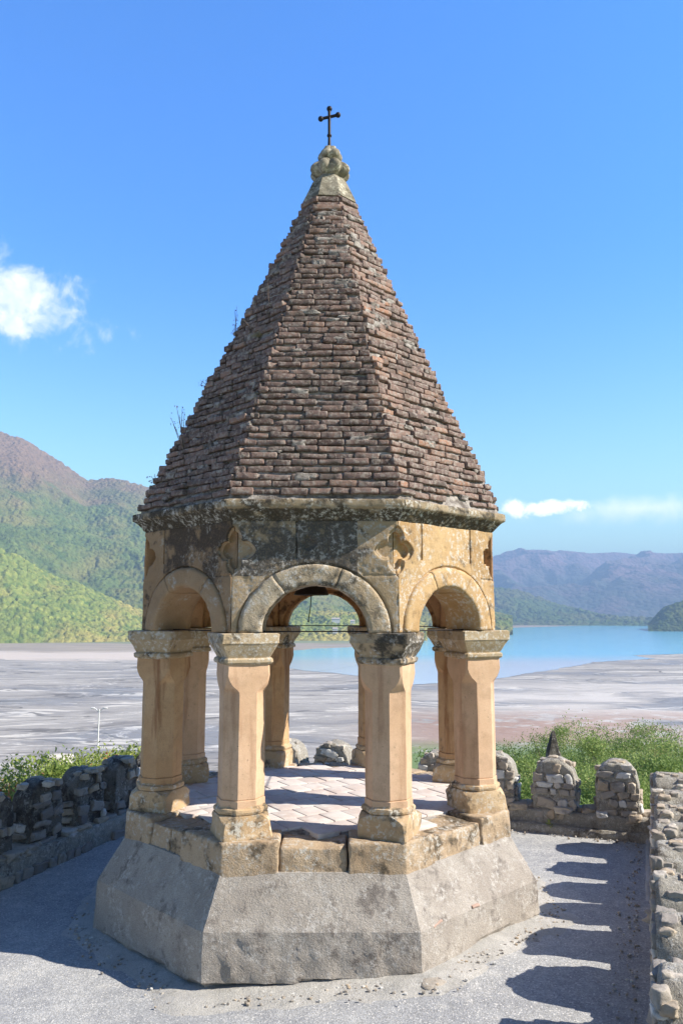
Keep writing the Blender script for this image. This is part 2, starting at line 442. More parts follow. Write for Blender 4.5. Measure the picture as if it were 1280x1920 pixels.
# cement skirt at the foot
Vs, Fs_ = octa(densify([(1.9, .03), (2.03, .026), (2.12, .018), (2.26, .006), (2.42, -.02)], .03), 44)
rr = np.linalg.norm(Vs[:, :2], axis=1)
Vs = Vs + outward(Vs) * (fbm(Vs, 1.6, 4, 21) * .10 * np.clip((rr - 1.95) / .3, 0, 1))[:, None]
Vs[:, 2] += fbm(Vs, 5, 4, 23) * .02 + gtilt(Vs)
mk('footing', Vs, Fs_, M_foot, pav)


def remesh(V, Fs, voxel, amp, sc, seed, cuts=(), rough=.35):
    """solid -> boolean cuts -> voxel remesh -> weathered surface; returns V, F"""
    me = bpy.data.meshes.new('tmp'); me.from_pydata([tuple(map(float, v)) for v in V], [], [tuple(map(int, f)) for f in Fs]); me.update()
    ob = bpy.data.objects.new('tmp', me); COL.objects.link(ob); rm = [ob]
    for cc in cuts:
        cV, cF = cc[0], cc[1]
        cm_ = bpy.data.meshes.new('cut'); cm_.from_pydata([tuple(map(float, v)) for v in cV], [], [tuple(map(int, f)) for f in cF]); cm_.update()
        co = bpy.data.objects.new('cut', cm_); COL.objects.link(co); rm.append(co)
        md = ob.modifiers.new('b', 'BOOLEAN'); md.operation = 'UNION' if len(cc) > 2 else 'DIFFERENCE'; md.solver = 'EXACT'; md.object = co
    md = ob.modifiers.new('r', 'REMESH'); md.mode = 'VOXEL'; md.voxel_size = voxel
    bpy.context.view_layer.update()
    ev = ob.evaluated_get(bpy.context.evaluated_depsgraph_get()); m2 = ev.to_mesh()
    n = len(m2.vertices); P = np.empty(n * 3); m2.vertices.foreach_get('co', P); P = P.reshape(-1, 3)
    N = np.empty(n * 3); m2.vertices.foreach_get('normal', N); N = N.reshape(-1, 3)
    li = np.empty(len(m2.loops), np.int32); m2.loops.foreach_get('vertex_index', li)
    Fq = li.reshape(-1, 4) if len(li) == 4 * len(m2.polygons) else [tuple(p.vertices) for p in m2.polygons]
    ev.to_mesh_clear()
    for o in rm: d_ = o.data; bpy.data.objects.remove(o); bpy.data.meshes.remove(d_)
    pit = np.clip(fbm(P, sc * 2.3, 3, seed + 5) - .25, 0, 1)
    P = P + N * (fbm(P, sc, 4, seed, .55) * amp - pit * amp * rough * 4)[:, None]
    return P, Fq


def prism(poly_bot, poly_top):
    n = len(poly_bot); V = list(poly_bot) + list(poly_top)
    return V, [tuple(range(n - 1, -1, -1)), tuple(range(n, 2 * n))] + [(i, (i + 1) % n, n + (i + 1) % n, n + i) for i in range(n)]


def boxcut(c, hx, hy, hz, az):
    """box centred c (world) with x half size along tangent, y along the normal of azimuth az"""
    tdir = np.array([math.cos(az), math.sin(az), 0]); nd = pol(1, az); out = []
    for a, b, e_ in ((-1, -1, -1), (1, -1, -1), (1, 1, -1), (-1, 1, -1), (-1, -1, 1), (1, -1, 1), (1, 1, 1), (-1, 1, 1)):
        out.append(np.array(c) + tdir * a * hx + nd * b * hy + np.array([0, 0, e_ * hz]))
    return out, [(0, 3, 2, 1), (4, 5, 6, 7), (0, 1, 5, 4), (1, 2, 6, 5), (2, 3, 7, 6), (3, 0, 4, 7)]


def fpt(k, u, n, z):
    """point on face k: tangent offset u, distance n from the axis"""
    az = R(45 * k); return np.array([math.cos(az), math.sin(az), 0]) * u + pol(1, az) * n + np.array([0, 0, z])


def solid(V, F_):       # flip all faces if needed so that normals point out
    V = [np.array(v) for v in V]; vol = 0
    for f in F_:
        for i in range(1, len(f) - 1): vol += np.dot(V[f[0]], np.cross(V[f[i]], V[f[i + 1]]))
    return V, ([tuple(reversed(f)) for f in F_] if vol < 0 else F_)


# kerb stones: corner stones wrap each corner, middle stones fill the faces
RK, RI = 1.795, 1.38
T22 = math.tan(R(22.5)); AK, AI = RK * math.cos(R(22.5)), RI * math.cos(R(22.5))


def kerb_mid(k, u0, u1, z1, seed, ins=.0):
    b = [fpt(k, u0, AI, .60), fpt(k, u1, AI, .60), fpt(k, u1, AK - ins, .60), fpt(k, u0, AK - ins, .60)]
    tp = [fpt(k, u0 + .004, AI, z1), fpt(k, u1 - .004, AI, z1), fpt(k, u1 - .008, AK - ins - .02, z1 - .012), fpt(k, u0 + .008, AK - ins - .02, z1 - .012)]
    V, F_ = solid(*prism(b, tp)); P, Fq = remesh(V, F_, .014, .017, 5, seed)
    mk('kerb_stone', P, Fq, M_kerb, pav)


def kerb_corner(k, ul, ur, seed):
    """around the vertex between face k and k+1; ul measured on face k, ur on face k+1 (distance from centre of the face)"""
    def ring(z, e_=0.):
        return [fpt(k, ul, AI, z), fpt(k, ul, AK - e_, z), fpt(k, (AK - e_) * T22, AK - e_, z), fpt(k + 1, ur, AK - e_, z), fpt(k + 1, ur, AI, z), fpt(k, AI * T22, AI, z)]
    V, F_ = solid(*prism(ring(.60), ring(.893, .010))); P, Fq = remesh(V, F_, .014, .011, 5, seed)
    mk('kerb_stone', P, Fq, M_kerb, pav)


HW = AK * T22
for k in range(8):
    ul, ur = {0: (.26, -.34), 7: (.16, -.26), 1: (.28, -.30)}.get(k, (.30, -.30))
    kerb_corner(k, ul, ur, 40 + k)
spans = {0: [(-.252, .252)], 1: [(-.332, .272)], 7: [(-.30, -.02), (-.012, .152)]}
for k in range(8):
    lo = {0: -.26, 1: -.34, 2: -.30}.get(k, -.30)
    for j, (a, b) in enumerate(spans.get(k, [(-.292, .0), (.008, .292)])):
        kerb_mid(k, a, b, .862 if k == 0 else .872, 60 + 3 * k + j, .012)

# floor: square tiles laid diagonally, joints are real gaps over a mortar bed
bt = Batch(); s_ = .215; ang = R(33); ca, sa = math.cos(ang), math.sin(ang)
for i in range(-9, 10):
    for j in range(-6, 7):
        u = (i + (.5 if j % 2 else 0)) * s_; v = j * s_ * 1.25
        x, y = u * ca - v * sa, u * sa + v * ca
        a = math.atan2(x, -y); a = (a + R(22.5)) % R(45) - R(22.5)
        if math.hypot(x, y) * math.cos(a) > 1.34: continue
        V, Fq = rbox(s_ / 2 - .0045, s_ * .625 - .0045, .02, .005, (2, 2, 0))
        V = V @ rot('z', ang + rng.normal(0, .012)).T + [x, y, .868 + rng.normal(0, .0025)]
        bt.add(V, Fq, rng.random())
bt.build('floor_paving', M_tile, pav)
Vf, Ff = octa([(1.42, .60), (1.42, .874), (.9, .876), (.4, .876), (.01, .876)], 8); mk('floor_bed', Vf, Ff, M_mort, pav)


# columns
def sect(h, c, n=4):
    """square half size h, corners cut by c; points subdivided"""
    P = [(h, -(h - c)), (h, h - c), (h - c, h), (-(h - c), h), (-h, h - c), (-h, -(h - c)), (-(h - c), -h), (h - c, -h)]
    out = []
    for i in range(8):
        a, b = P[i], P[(i + 1) % 8]
        for j in range(n): out.append((a[0] + (b[0] - a[0]) * j / n, a[1] + (b[1] - a[1]) * j / n))
    return out


def loft(secs, n=4, step=.02):
    ss = []
    for (a, b) in zip(secs[:-1], secs[1:]):
        m_ = max(1, int(round(max(abs(b[0] - a[0]), abs(b[1] - a[1])) / step)))
        for i in range(m_): ss.append(tuple(a[q] + (b[q] - a[q]) * i / m_ for q in range(3)))
    ss.append(secs[-1]); V = []
    for z, h, c in ss: V += [(x, y, z) for x, y in sect(h, c, n)]
    m_ = 8 * n; Fq = [(i * m_ + k, i * m_ + (k + 1) % m_, (i + 1) * m_ + (k + 1) % m_, (i + 1) * m_ + k) for i in range(len(ss) - 1) for k in range(m_)]
    V = [np.mean(V[:m_], 0)] + V + [np.mean(V[-m_:], 0)]; Fq = [tuple(q + 1 for q in f) for f in Fq]; L = len(V) - 1
    Fq += [(0, 1 + (k + 1) % m_, 1 + k, 1 + k) for k in range(m_)] + [(L, L - m_ + k, L - m_ + (k + 1) % m_, L - m_ + (k + 1) % m_) for k in range(m_)]
    return np.array(V, float), [tuple(dict.fromkeys(f)) for f in Fq]


O8 = .5858
hs = .168
for i in range(8):
    az = R(22.5 + 45 * i); c = pol(1.5, az); Rm = rot('z', az + R(45))
    front = i in (0, 7, 1, 6)
    def place(V, amp, sc, sd, chip=0.):
        V = V @ Rm.T + c
        d = nv(V, sc, 4, sd); V = V + d * amp
        if chip:
            lc = (V - c) * [1, 1, 0]; rr = np.linalg.norm(lc, axis=1); far = np.clip((rr - .2) / .08, 0, 1)
            V = V - lc / np.maximum(rr, 1e-6)[:, None] * (far * chip * np.clip(fbm(V, 7, 3, sd + 9) + .35, 0, 1))[:, None]
        return V
    zj = 1.165 + rng.normal(0, .008)
    shaft = [(1.10, hs + .006, O8 * (hs + .006)), (zj, hs + .006, O8 * (hs + .006)), (zj + .004, hs - .004, O8 * hs), (zj + .012, hs, O8 * hs), (1.96, hs, O8 * hs),
             (1.972, hs + .001, O8 * hs * 1.), (1.99, hs + .001, O8 * hs * .86), (2.02, hs + .002, O8 * hs * .50), (2.06, hs + .004, O8 * hs * .25), (2.10, hs + .006, O8 * hs * .12), (2.125, hs + .006, .015), (2.20, hs + .004, .015)]
    V, Fq = loft(shaft, 4, .022); sh = mk('column', place(V, .0035, 6, 100 + i, .0), Fq, M_shaft2 if i in (2, 3, 4, 6) else M_shaft, pav, 'crease')
    b = .205
    base = [(.885, b - .004, .012), (.90, b, .012), (1.01, b + .002, .02), (1.035, b, .05), (1.062, b - .008, O8 * b * .9), (1.064, hs + .016, O8 * (hs + .016)),
            (1.072, hs + .026, O8 * (hs + .02)), (1.088, hs + .030, O8 * (hs + .024)), (1.104, hs + .024, O8 * (hs + .02)), (1.112, hs + .008, O8 * (hs + .008)), (1.13, hs, O8 * hs)]
    V, Fq = loft(base, 6, .014); o = mk('base', place(V, .010, 7, 200 + i, .045 if front else .02), Fq, M_base, sh, 'crease')
    a = .238
    cap = [(2.17, .165, .02), (2.185, .176, .02), (2.188, .19, .02), (2.20, .199, .022), (2.222, .199, .022), (2.232, .19, .02), (2.235, .178, .012),
           (2.34, a - .006, .01), (2.346, a, .01), (2.418, a, .012), (2.4245, a - .008, .02)]
    V, Fq = loft(cap, 6, .016); mk('capital', place(V, .006, 7, 300 + i, .02), Fq, M_capd if i == 0 else M_cap, sh, 'crease')

# arcade: eight wall faces with arches, quatrefoil recesses cut into the corners
AF = 1.706 * math.cos(R(22.5)); TI = 1.23


def ell(rx, rz, a): return rx * math.cos(a), rz * math.sin(a)


def quatre(az, sc, r0, r1, zc=3.07):
    A, B = [], []; tdir = np.array([math.cos(az), math.sin(az), 0])
    for i in range(48):
        th = 2 * math.pi * i / 48; lob = abs(math.cos(2 * th)); r = (.086 + .062 * lob ** .8 + .012 * max(0, lob - .9) * 10) * sc
        off = tdir * (math.cos(th) * r * .9) + np.array([0, 0, math.sin(th) * r + zc])
        A.append(pol(r0, az) + off); B.append(pol(r1, az) + off)
    return solid(*prism(A, B))


for k in range(8):
    az = R(45 * k); vis = k in (0, 1, 7)
    front = k == 0
    rx, rz = .455, .415; zs = 2.427; ztop = 3.305
    arc = [ell(rx, rz, math.pi * (1 - i / 28)) for i in range(29)]
    def outline(n):
        U = n * T22 - .0008
        return [fpt(k, -U, n, zs)] + [fpt(k, u, n, zs + w) for u, w in arc] + [fpt(k, U, n, zs), fpt(k, U, n, ztop), fpt(k, -U, n, ztop)]
    V, F_ = solid(*prism(outline(TI), outline(AF)))
    cuts = []
    if vis:
        vas = [R(45 * k + 22.5 * vk) for vk in (-1, 1)]
        cuts += [quatre(va, 1.20, 1.46, 1.9) for va in vas]
        cuts.append((*solid(*prism(outline(TI), outline(AF - .030))), 1))
        cuts += [quatre(va, .95, 1.46, 1.9) for va in vas]
        cuts.append((*solid(*prism(outline(TI), outline(AF - .078))), 1))
        if k == 7: cuts.append(quatre(vas[0], 1.02, 1.545, 1.9, 3.08))
        if k == 0:      # small worn relief above the crown of the front arch
            for (u_, z_, r_) in ((-.055, 3.10, .034), (-.055, 3.155, .028), (-.015, 3.12, .028), (-.095, 3.12, .022)):
                loop = [(u_ + r_ * math.cos(q), z_ + r_ * math.sin(q)) for q in np.linspace(0, 2 * math.pi, 15)[:-1]]
                cuts.append(solid(*prism([fpt(k, u, AF - .018, z) for u, z in loop], [fpt(k, u, AF + .1, z) for u, z in loop])))
        for u in {0: (-.145, .10, .335), 1: (-.36, .30), 7: (-.33, .2)}[k]:
            cuts.append(solid(*boxcut(fpt(k, u, AF, 3.17), .008, .030, .17, az)))
        gr = [ell(.606, .546, math.pi * (1 - i / 40)) for i in range(41)]
        ga = lambda n: [fpt(k, u, n, zs + w_ + (-.02 if j_ in (0, 40) else 0)) for j_, (u, w_) in enumerate(gr)]
        cuts.append(solid(*prism(ga(AF - .022), ga(AF + .1))))
        for sgn in (-1, 1):
            cuts.append(solid(*boxcut(fpt(k, sgn * (.58 if k else .545), AF, 2.862 + .01 * sgn), .17 if k == 0 else .13, .028, .008, az)))
    P, Fq = remesh(V, F_, (.0085 if vis else .02), .008, 6, 400 + k, cuts, .5)
    u_ = (P @ np.array([math.cos(az), math.sin(az), 0])) + nv(P, 3, 2, 5)[:, 0] * .004; js = np.array({0: (-.145, .10, .335), 1: (-.36, .30), 7: (-.33, .2)}.get(k, ()))
    bid = (u_[:, None] > js[None]).sum(1) if len(js) else np.zeros(len(P), int)
    tb = np.array({0: (.62, .85, .95, .42), 1: (.5, .1, .55), 7: (.15, .65, .75)}.get(k, (.5,)))[bid]
    tb = np.where(P[:, 2] < 2.862, .12 if k != 7 else .5, tb)
    deep = (P @ pol(1, az) < AF - .026) & (np.abs(P[:, 2] - 3.07) < .19) & (np.abs(u_) > .38); tb = np.where(deep, 0., tb)   # the carved hollows are clean stone
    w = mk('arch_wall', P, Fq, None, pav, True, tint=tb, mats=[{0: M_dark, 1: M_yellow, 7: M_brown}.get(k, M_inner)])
    # voussoir ring, three or four stones, a little proud of the wall
    vs = Batch(); ends = {0: [0, .31, .62, 1.], 1: [0, .36, .66, 1.], 7: [0, .34, .70, 1.]}.get(k, [0, .33, .66, 1.])
    for a0, a1 in zip(ends[:-1], ends[1:]):
        n = max(4, int((a1 - a0) * 60)); th = [math.pi * (1 - (a0 + (a1 - a0) * i / n)) for i in range(n + 1)]
        th[0] -= .006; th[-1] += .006; ndiv = 8
        for_ = []; nn = [TI - .004, AF - .10, AF + .006, AF + .014]
        V = []
        for th_ in th:
            c_in = ell(.413, .372, th_); c_out = ell(.592, .532, th_)
            loop = []
            for q in range(ndiv + 1):        # front face from inner to outer edge
                f = q / ndiv; u = c_in[0] + (c_out[0] - c_in[0]) * f; w_ = c_in[1] + (c_out[1] - c_in[1]) * f
                e_ = .012 if q in (0, ndiv) else 0; loop.append((u, w_, AF + .016 - e_))
            loop.append((c_out[0], c_out[1], AF - .05))
            loop.append((c_out[0] * .9, c_out[1] * .9, TI + .1)); loop.append((c_in[0] * 1.02, c_in[1] * 1.02, TI - .006))
            for f in (0., .2, .4, .6, .8): loop.append((c_in[0], c_in[1], TI - .006 + f * (AF - TI)))
            V += [fpt(k, u, nq, zs + w_) for u, w_, nq in loop]
        L = ndiv + 9
        L = len(V) // len(th)
        Fq = [(i * L + j, i * L + (j + 1) % L, (i + 1) * L + (j + 1) % L, (i + 1) * L + j) for i in range(n) for j in range(L)]
        V = np.array(V); m0 = len(V); V = np.vstack([V, V[:L].mean(0), V[-L:].mean(0)])
        Fq += [(m0, (j + 1) % L, j, j) for j in range(L)] + [(m0 + 1, m0 - L + j, m0 - L + (j + 1) % L, m0 - L + (j + 1) % L) for j in range(L)]
        V = V + nv(V, 9, 4, 500 + k) * .007 + nv(V, 34, 2, 510 + k) * .006
        vs.add(V, np.array(Fq))
    me = bpy.data.meshes.new('arch_ring')
    VV = np.concatenate(vs.V); FF = [tuple(dict.fromkeys(map(int, f))) for f in np.concatenate(vs.F)]
    mk('arch_ring', VV, FF, {0: M_ring, 1: M_yellow, 7: M_brown}.get(k, M_inner), w, True)

# inner vault closing the arcade above the arches
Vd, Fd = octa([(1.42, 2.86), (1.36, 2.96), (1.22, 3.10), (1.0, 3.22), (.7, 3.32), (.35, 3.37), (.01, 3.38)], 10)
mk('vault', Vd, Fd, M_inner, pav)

# cornice: eight mitred stones with joints
for k in range(8):
    def sec(n_off):
        return None
    prof = [(1.44, 3.262), (1.63, 3.262), (1.665, 3.275), (1.70, 3.30), (1.745, 3.345), (1.79, 3.385), (1.822, 3.400), (1.826, 3.425), (1.824, 3.462), (1.70, 3.475), (1.44, 3.475)]
    A = [fpt(k, -r * math.sin(R(22.5)) + .001, r * math.cos(R(22.5)), z) for r, z in prof]
    B = [fpt(k, r * math.sin(R(22.5)) - .001, r * math.cos(R(22.5)), z) for r, z in prof]
    V, F_ = solid(*prism(A, B)); cuts = []
    vis = k in (0, 1, 7)
    if vis:
        for u in {0: (-.30, .21), 1: (-.50, .45), 7: (-.2, .4)}[k]:
            cuts.append(solid(*boxcut(fpt(k, u, 1.66, 3.43), .006, .10, .075, R(45 * k))))
    P, Fq = remesh(V, F_, .0105 if vis else .02, .011, 5, 600 + k, cuts, .5)
    if vis:   # two rows of small carved rosettes sunk in the sloping underside
        az = R(45 * k); u = P @ np.array([math.cos(az), math.sin(az), 0]); z = P[:, 2]
        nrm = pol(1, az); under = (z < 3.395) & (z > 3.27)
        cu = np.cos(u * 2 * math.pi / .085) * np.sin((z - 3.275) * 2 * math.pi / .06)
        P = P + np.outer(np.where(under, np.clip(cu, -.3, 1) * .007, 0), nrm)
    mk('cornice', P, Fq, M_cornice, pav)

# ---- roof
roof_x = lambda z: .082 * max(0, (z - 3.5)) / 3.5
rad = lambda z: 1.775 - (z - 3.5) * .4555 - .02 * math.sin((z - 3.5) / 3.3 * math.pi)
zs_ = np.arange(3.44, 6.86, .03)
Vc, Fc = octa([(rad(z) - .030, z) for z in zs_], 26, roof_x)
Vc = Vc + outward(Vc) * (fbm(Vc, 8, 4, 71) * .022 + fbm(Vc, 30, 2, 72) * .008)[:, None]
roof = mk('roof', Vc, Fc, M_mort, pav)
bt = Batch(); z = 3.503; row = 0; C22, S22 = math.cos(R(22.5)), math.sin(R(22.5))
while z < 6.80:
    pitch = .0625 + rng.normal(0, .0012); r0 = rad(z)
    for k in range(8):
        ap = r0 * C22; Wf = 2 * r0 * S22; n = max(1, int(round(Wf / rng.uniform(.18, .225))))
        ext = .02 if (row + k) % 2 else -.012; u = -Wf / 2 - ext
        cuts_ = np.linspace(-Wf / 2 - ext, Wf / 2 + (-.012 if (row + k) % 2 else .02), n + 1)
        sh_ = (.5 if row % 2 else 0) * (Wf / n) if n > 1 else 0
        edges = [cuts_[0]] + [c_ + rng.normal(0, .012) - sh_ for c_ in cuts_[1:]] + [cuts_[-1]]
        edges = sorted(e_ for e_ in edges if cuts_[0] <= e_ <= cuts_[-1])
        sag = rng.normal(0, .002)
        for a, b_ in zip(edges[:-1], edges[1:]):
            wd = b_ - a
            if wd < .03: continue
            if rng.random() < .018: continue
            hz = .0226 + rng.normal(0, .0026); pro = rng.normal(0, .0075) + (.010 if rng.random() < .12 else 0)
            if rng.random() < .05: pro -= .018
            near = k in (0, 1, 7, 2, 6)
            V, Fq = rbox(max(wd / 2 - .0045, .01), .055, hz, .010, (5 if near else 1, 0, 0) if wd > .08 else (1, 0, 0))
            sd = int(rng.integers(1e6))
            Pn = V + sd % 97
            V = V + nv(Pn, 22, 3, sd % 50) * np.array([.006, .013, .006]) + nv(Pn, 7, 2, sd % 31) * .006
            V = V @ rot('y', rng.normal(0, .020)).T @ rot('x', rng.normal(-.04, .07)).T @ rot('z', rng.normal(0, .015)).T
            V = V + [(a + b_) / 2, -(ap + pro - .055), z + hz + sag + rng.normal(0, .0035)]
            V = V @ rot('z', R(45 * k)).T; V[:, 0] += roof_x(z)
            bt.add(V, Fq, float(np.clip(rng.beta(2.2, 2.6) + (.14 if k in (1, 2) else 0), 0, 1)))  # sun-facing right faces get a paler tint, light put into the colour
    z += pitch; row += 1
for q in range(150):      # smears of old mortar over the courses
    z_ = rng.uniform(3.52, 6.6); k = int(rng.choice([0, 1, 7, 2])); ap = rad(z_) * C22; u = rng.uniform(-.9, .9) * ap * T22
    V, Fq = rock((rng.uniform(.02, .09), .020, rng.uniform(.012, .035)), .25, 3, int(rng.integers(900)))
    V = V + [u, -(ap - .006), z_]; V = V @ rot('z', R(45 * k)).T; V[:, 0] += roof_x(z_); bt.add(V, Fq, 0., 1)
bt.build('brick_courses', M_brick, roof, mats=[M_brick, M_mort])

# roof cap and finial
cx_ = roof_x(6.95)
Vk, Fk = octa(densify([(.24, 6.77), (.298, 6.785), (.292, 6.81), (.25, 6.90), (.19, 7.03), (.145, 7.10), (.11, 7.12), (.01, 7.13)], .025), 5)
Vk = Vk + nv(Vk, 6, 4, 81) * .012; Vk[:, 0] += cx_; mk('roof_cap', Vk, Fk, M_finial, roof, 'crease')


def lobes(n, dep, ph=0): return lambda t, z: 1 - dep * (1 - abs(math.cos(n * (t + ph) / 2)) ** .6)


prof = [(.001, 7.06)] + [(.03 + .190 * math.sin(math.pi * (i + .6) / 17.) ** .62, 7.07 + .235 * i / 16) for i in range(17)] + [(.08, 7.315)]
Vb, Fb = lathe(prof, 64, lobes(8, .34, R(22))); Vb = Vb + nv(Vb, 8, 3, 83) * .008; Vb[:, 0] += roof_x(7.1)
fin = mk('finial', Vb, Fb, M_finial, pav)
prof = [(.07, 7.29)] + [(.045 + .088 * math.sin(math.pi * (i + .8) / 12.) ** .6, 7.30 + .12 * i / 10) for i in range(11)] + [(.075, 7.425), (.072, 7.455), (.04, 7.47), (.001, 7.472)]
Vb, Fb = lathe(prof, 48, lobes(5, .25, .9)); Vb = Vb + nv(Vb, 9, 3, 85) * .009; Vb[:, 0] += roof_x(7.2)
mk('finial_top', Vb, Fb, M_finial, fin)

# iron cross
bt = Batch(); xc = .076
def ctube(p, r, s=10):
    V, Fq = tube(p, r, s); bt.add(V, Fq)
ctube([(xc, 0, 7.46), (xc, 0, 7.60), (xc, 0, 7.605)], [.020, .014, .014])
ctube([(xc, 0, 7.60), (xc - .001, 0, 7.92)], .0165)
def ball(c, r, sq=1.):
    V, Fq = lathe([(r * math.sin(math.pi * i / 8) + 1e-4, -r * math.cos(math.pi * i / 8) * sq) for i in range(9)], 12); bt.add(V + np.array(c), Fq)
ball((xc, 0, 7.607), .026, .8); ball((xc, 0, 7.915), .030); ball((xc, 0, 7.88), .016)
L_ = np.array([xc - .092, .0, 7.800]); R_ = np.array([xc + .092, .0, 7.845])
ctube([L_, (xc, 0, 7.822), R_], .0165); ball(L_, .029); ball(R_, .029)
ball(L_ + (R_ - L_) * .12, .017); ball(R_ + (L_ - R_) * .12, .017)
bt.build('cross', M_iron, pav)

# tie rods between the capitals
for k in range(8):
    V, Fq = tube([fpt(k, -.56, 1.40, 2.4335), fpt(k, .56, 1.40, 2.4335)], .0055, 6); mk('tie_rod', V, Fq, M_iron, pav)

# bell
bell = empty('bell', (-.095, .10, 3.055)); tag(bell, 'small dark bronze bell hanging under the vault of the pavilion', 'bell')
V, Fq = lathe([(.001, .12), (.05, .118), (.085, .09), (.10, .03), (.108, -.06), (.125, -.16), (.150, -.24), (.172, -.29), (.174, -.30), (.160, -.302), (.14, -.25), (.10, -.10), (.08, .05), (.001, .08)], 32)
mk('bell_body', V, Fq, M_bell, bell)
V, Fq = tube([(0, 0, .11), (0, 0, .27)], .012); mk('hanger', V, Fq, M_iron, bell)
V, Fq = tube([(0, 0, .05), (0, 0, -.30), (-.008, 0, -.42), (-.026, 0, -.54), (-.027, 0, -.565)], [.006, .006, .005, .006, .011]); mk('clapper', V, Fq, M_iron, bell)

# =================================================================== TERRACE AND PARAPETS
DS = np.array([.365, .931, 0]); DT = np.array([.931, -.365, 0])
def ST(s, t_, z=0.): return s * DS + t_ * DT + np.array([0, 0, z])
s1 = np.arange(-12, 2.95, .045); t1 = np.arange(-3.0, 3.06, .045)
SS, TT = np.meshgrid(s1, t1, indexing='ij')
P = SS.ravel()[:, None] * DS + TT.ravel()[:, None] * DT
P[:, 2] = fbm(P, .8, 3, 7) * .012 + fbm(P, 9, 3, 8) * .004 + gtilt(P)
n0, n1_ = len(s1), len(t1); ii = (np.arange(n0 - 1)[:, None] * n1_ + np.arange(n1_ - 1)[None]).ravel()
tag(mk('terrace_ground', P, np.stack([ii, ii + n1_, ii + n1_ + 1, ii + 1], 1), M_ground), kind='structure')


def frame(V, s0, t0, ang=0.):
    """local x along wall, y outwards, z up -> world"""
    c, s_ = math.cos(ang), math.sin(ang)
    return None


def wallxf(kind, V, pos, plane):
    """map local (x along, y outward from the terrace, z) to world for each wall"""
    if kind == 'right': return (pos + V[:, :1]) * DS + (plane + V[:, 1:2]) * DT + V[:, 2:] * [0, 0, 1]
    if kind == 'left': return (pos + V[:, :1]) * DS + (plane - V[:, 1:2]) * DT + V[:, 2:] * [0, 0, 1]
    return (plane + V[:, 1:2]) * DS + (pos + V[:, :1]) * DT + V[:, 2:] * [0, 0, 1]


def fixF(kind, Fq): return Fq[:, ::-1] if kind in ('back', 'right') and kind == 'right' else Fq


SILL, TOP, THK = .33, .84, .36


def add_stones(bt, kind, pos, plane, x0, x1, y, face, z0, z1f, sd, prob=.8, hmin=.026, hmax=.062, bright=.5):
    """courses of field stones on a vertical face; face 'in','out' (plane y) or 'end' (plane x=x0, range along y)"""
    r_ = np.random.default_rng(sd); z = z0 + .05
    while True:
        h = r_.uniform(hmin, hmax)
        x = x0 + r_.uniform(.0, .05)
        if z + h > z1f(.5 * (x0 + x1)): break
        while x < x1 - .03:
            w = r_.uniform(.03, .115)
            if x + w * 2 > x1 + .02: w = max(.03, (x1 - x) / 2)
            xc_ = x + w
            if z + h * .6 < z1f(xc_) and r_.random() < prob:
                V, Fq = rock((w * .95, .045, h * .95), .2, 2, int(r_.integers(900)))
                V = V @ rot('y', r_.normal(0, .16)).T
                if face == 'end': V = np.stack([V[:, 1], V[:, 0], V[:, 2]], 1) + [y, xc_, z]; Fq = Fq[:, ::-1]
                else: V = V + [xc_, y, z]
                tt = float(np.clip(r_.normal(bright, .25), 0, 1)) if r_.random() > .12 else 1.
                bt.add(wallxf(kind, V, pos, plane), Fq, tt, 1)
            x += 2 * w + r_.uniform(.006, .03)
        z += 2 * h + r_.uniform(.004, .02)


SB = {'left': .10, 'back': .03, 'right': .02}


def merlon(kind, c, w, plane, wall, sd, top=TOP, bright=.5, fine=True):
    hw = w / 2; hs_ = .16; shoulder = top - .25
    nx, ny, nz = (18, 11, 18)
    V, Fq = gridbox(np.linspace(-1, 1, nx), np.linspace(-1, 1, ny), np.linspace(0, 1, nz))
    Hh = shoulder + (top - shoulder) * np.sqrt(np.clip(1 - np.abs(V[:, 0]) ** 2.2, 0, 1))
    Vx = V[:, 0] * hw; Vy = SB[kind] + (V[:, 1] + 1) / 2 * (THK - SB[kind]); Vz = hs_ + V[:, 2] * (Hh - hs_)
    edge = np.clip((np.abs(V[:, 1]) - .8) / .2, 0, 1) * V[:, 2] ** 3
    V = np.stack([Vx, Vy, Vz - edge * .02], 1)
    Wp = wallxf(kind, V, c, plane); Wp = Wp + nv(Wp, 4, 3, sd) * .016 + nv(Wp, 16, 3, sd + 3) * .012
    bt = Batch(); bt.add(Wp, Fq, .4, 0)
    f = lambda x: shoulder - .02 + (top - shoulder) * math.sqrt(max(0, 1 - (x / hw) ** 2))
    add_stones(bt, kind, c, plane, -hw, hw, SB[kind] + .012, 'in', {'left': .22, 'back': .20}.get(kind, SILL) - .05, f, sd + 1, .55 if kind == 'left' else .85, bright=bright)
    add_stones(bt, kind, c, plane, -hw, hw, THK - .012, 'out', SILL - .05, f, sd + 2, .5, bright=bright)
    for e_ in (-1, 1):
        add_stones(bt, kind, c, plane, SB[kind] + .02, THK - .02, e_ * (hw - .012), 'end', SILL - .05, lambda x: shoulder, sd + 5 + e_, .75, bright=bright)
    r_ = np.random.default_rng(sd)
    for q in range(7):
        a = r_.uniform(-.8, .8); x = a * hw; zt = shoulder + (top - shoulder) * math.sqrt(1 - abs(a) ** 2.2) - .02
        V, Fq = rock((r_.uniform(.03, .07), r_.uniform(.03, .06), .03), .22, 2, int(r_.integers(900)))
        V = V + [x, r_.uniform(.03, THK - .03), zt]; bt.add(wallxf(kind, V, c, plane), Fq, r_.uniform(.3, .9), 1)
    return bt.build('merlon', None, wall, True, mats=[M_moss_shade if kind == 'left' else M_rubmortar, M_rub])


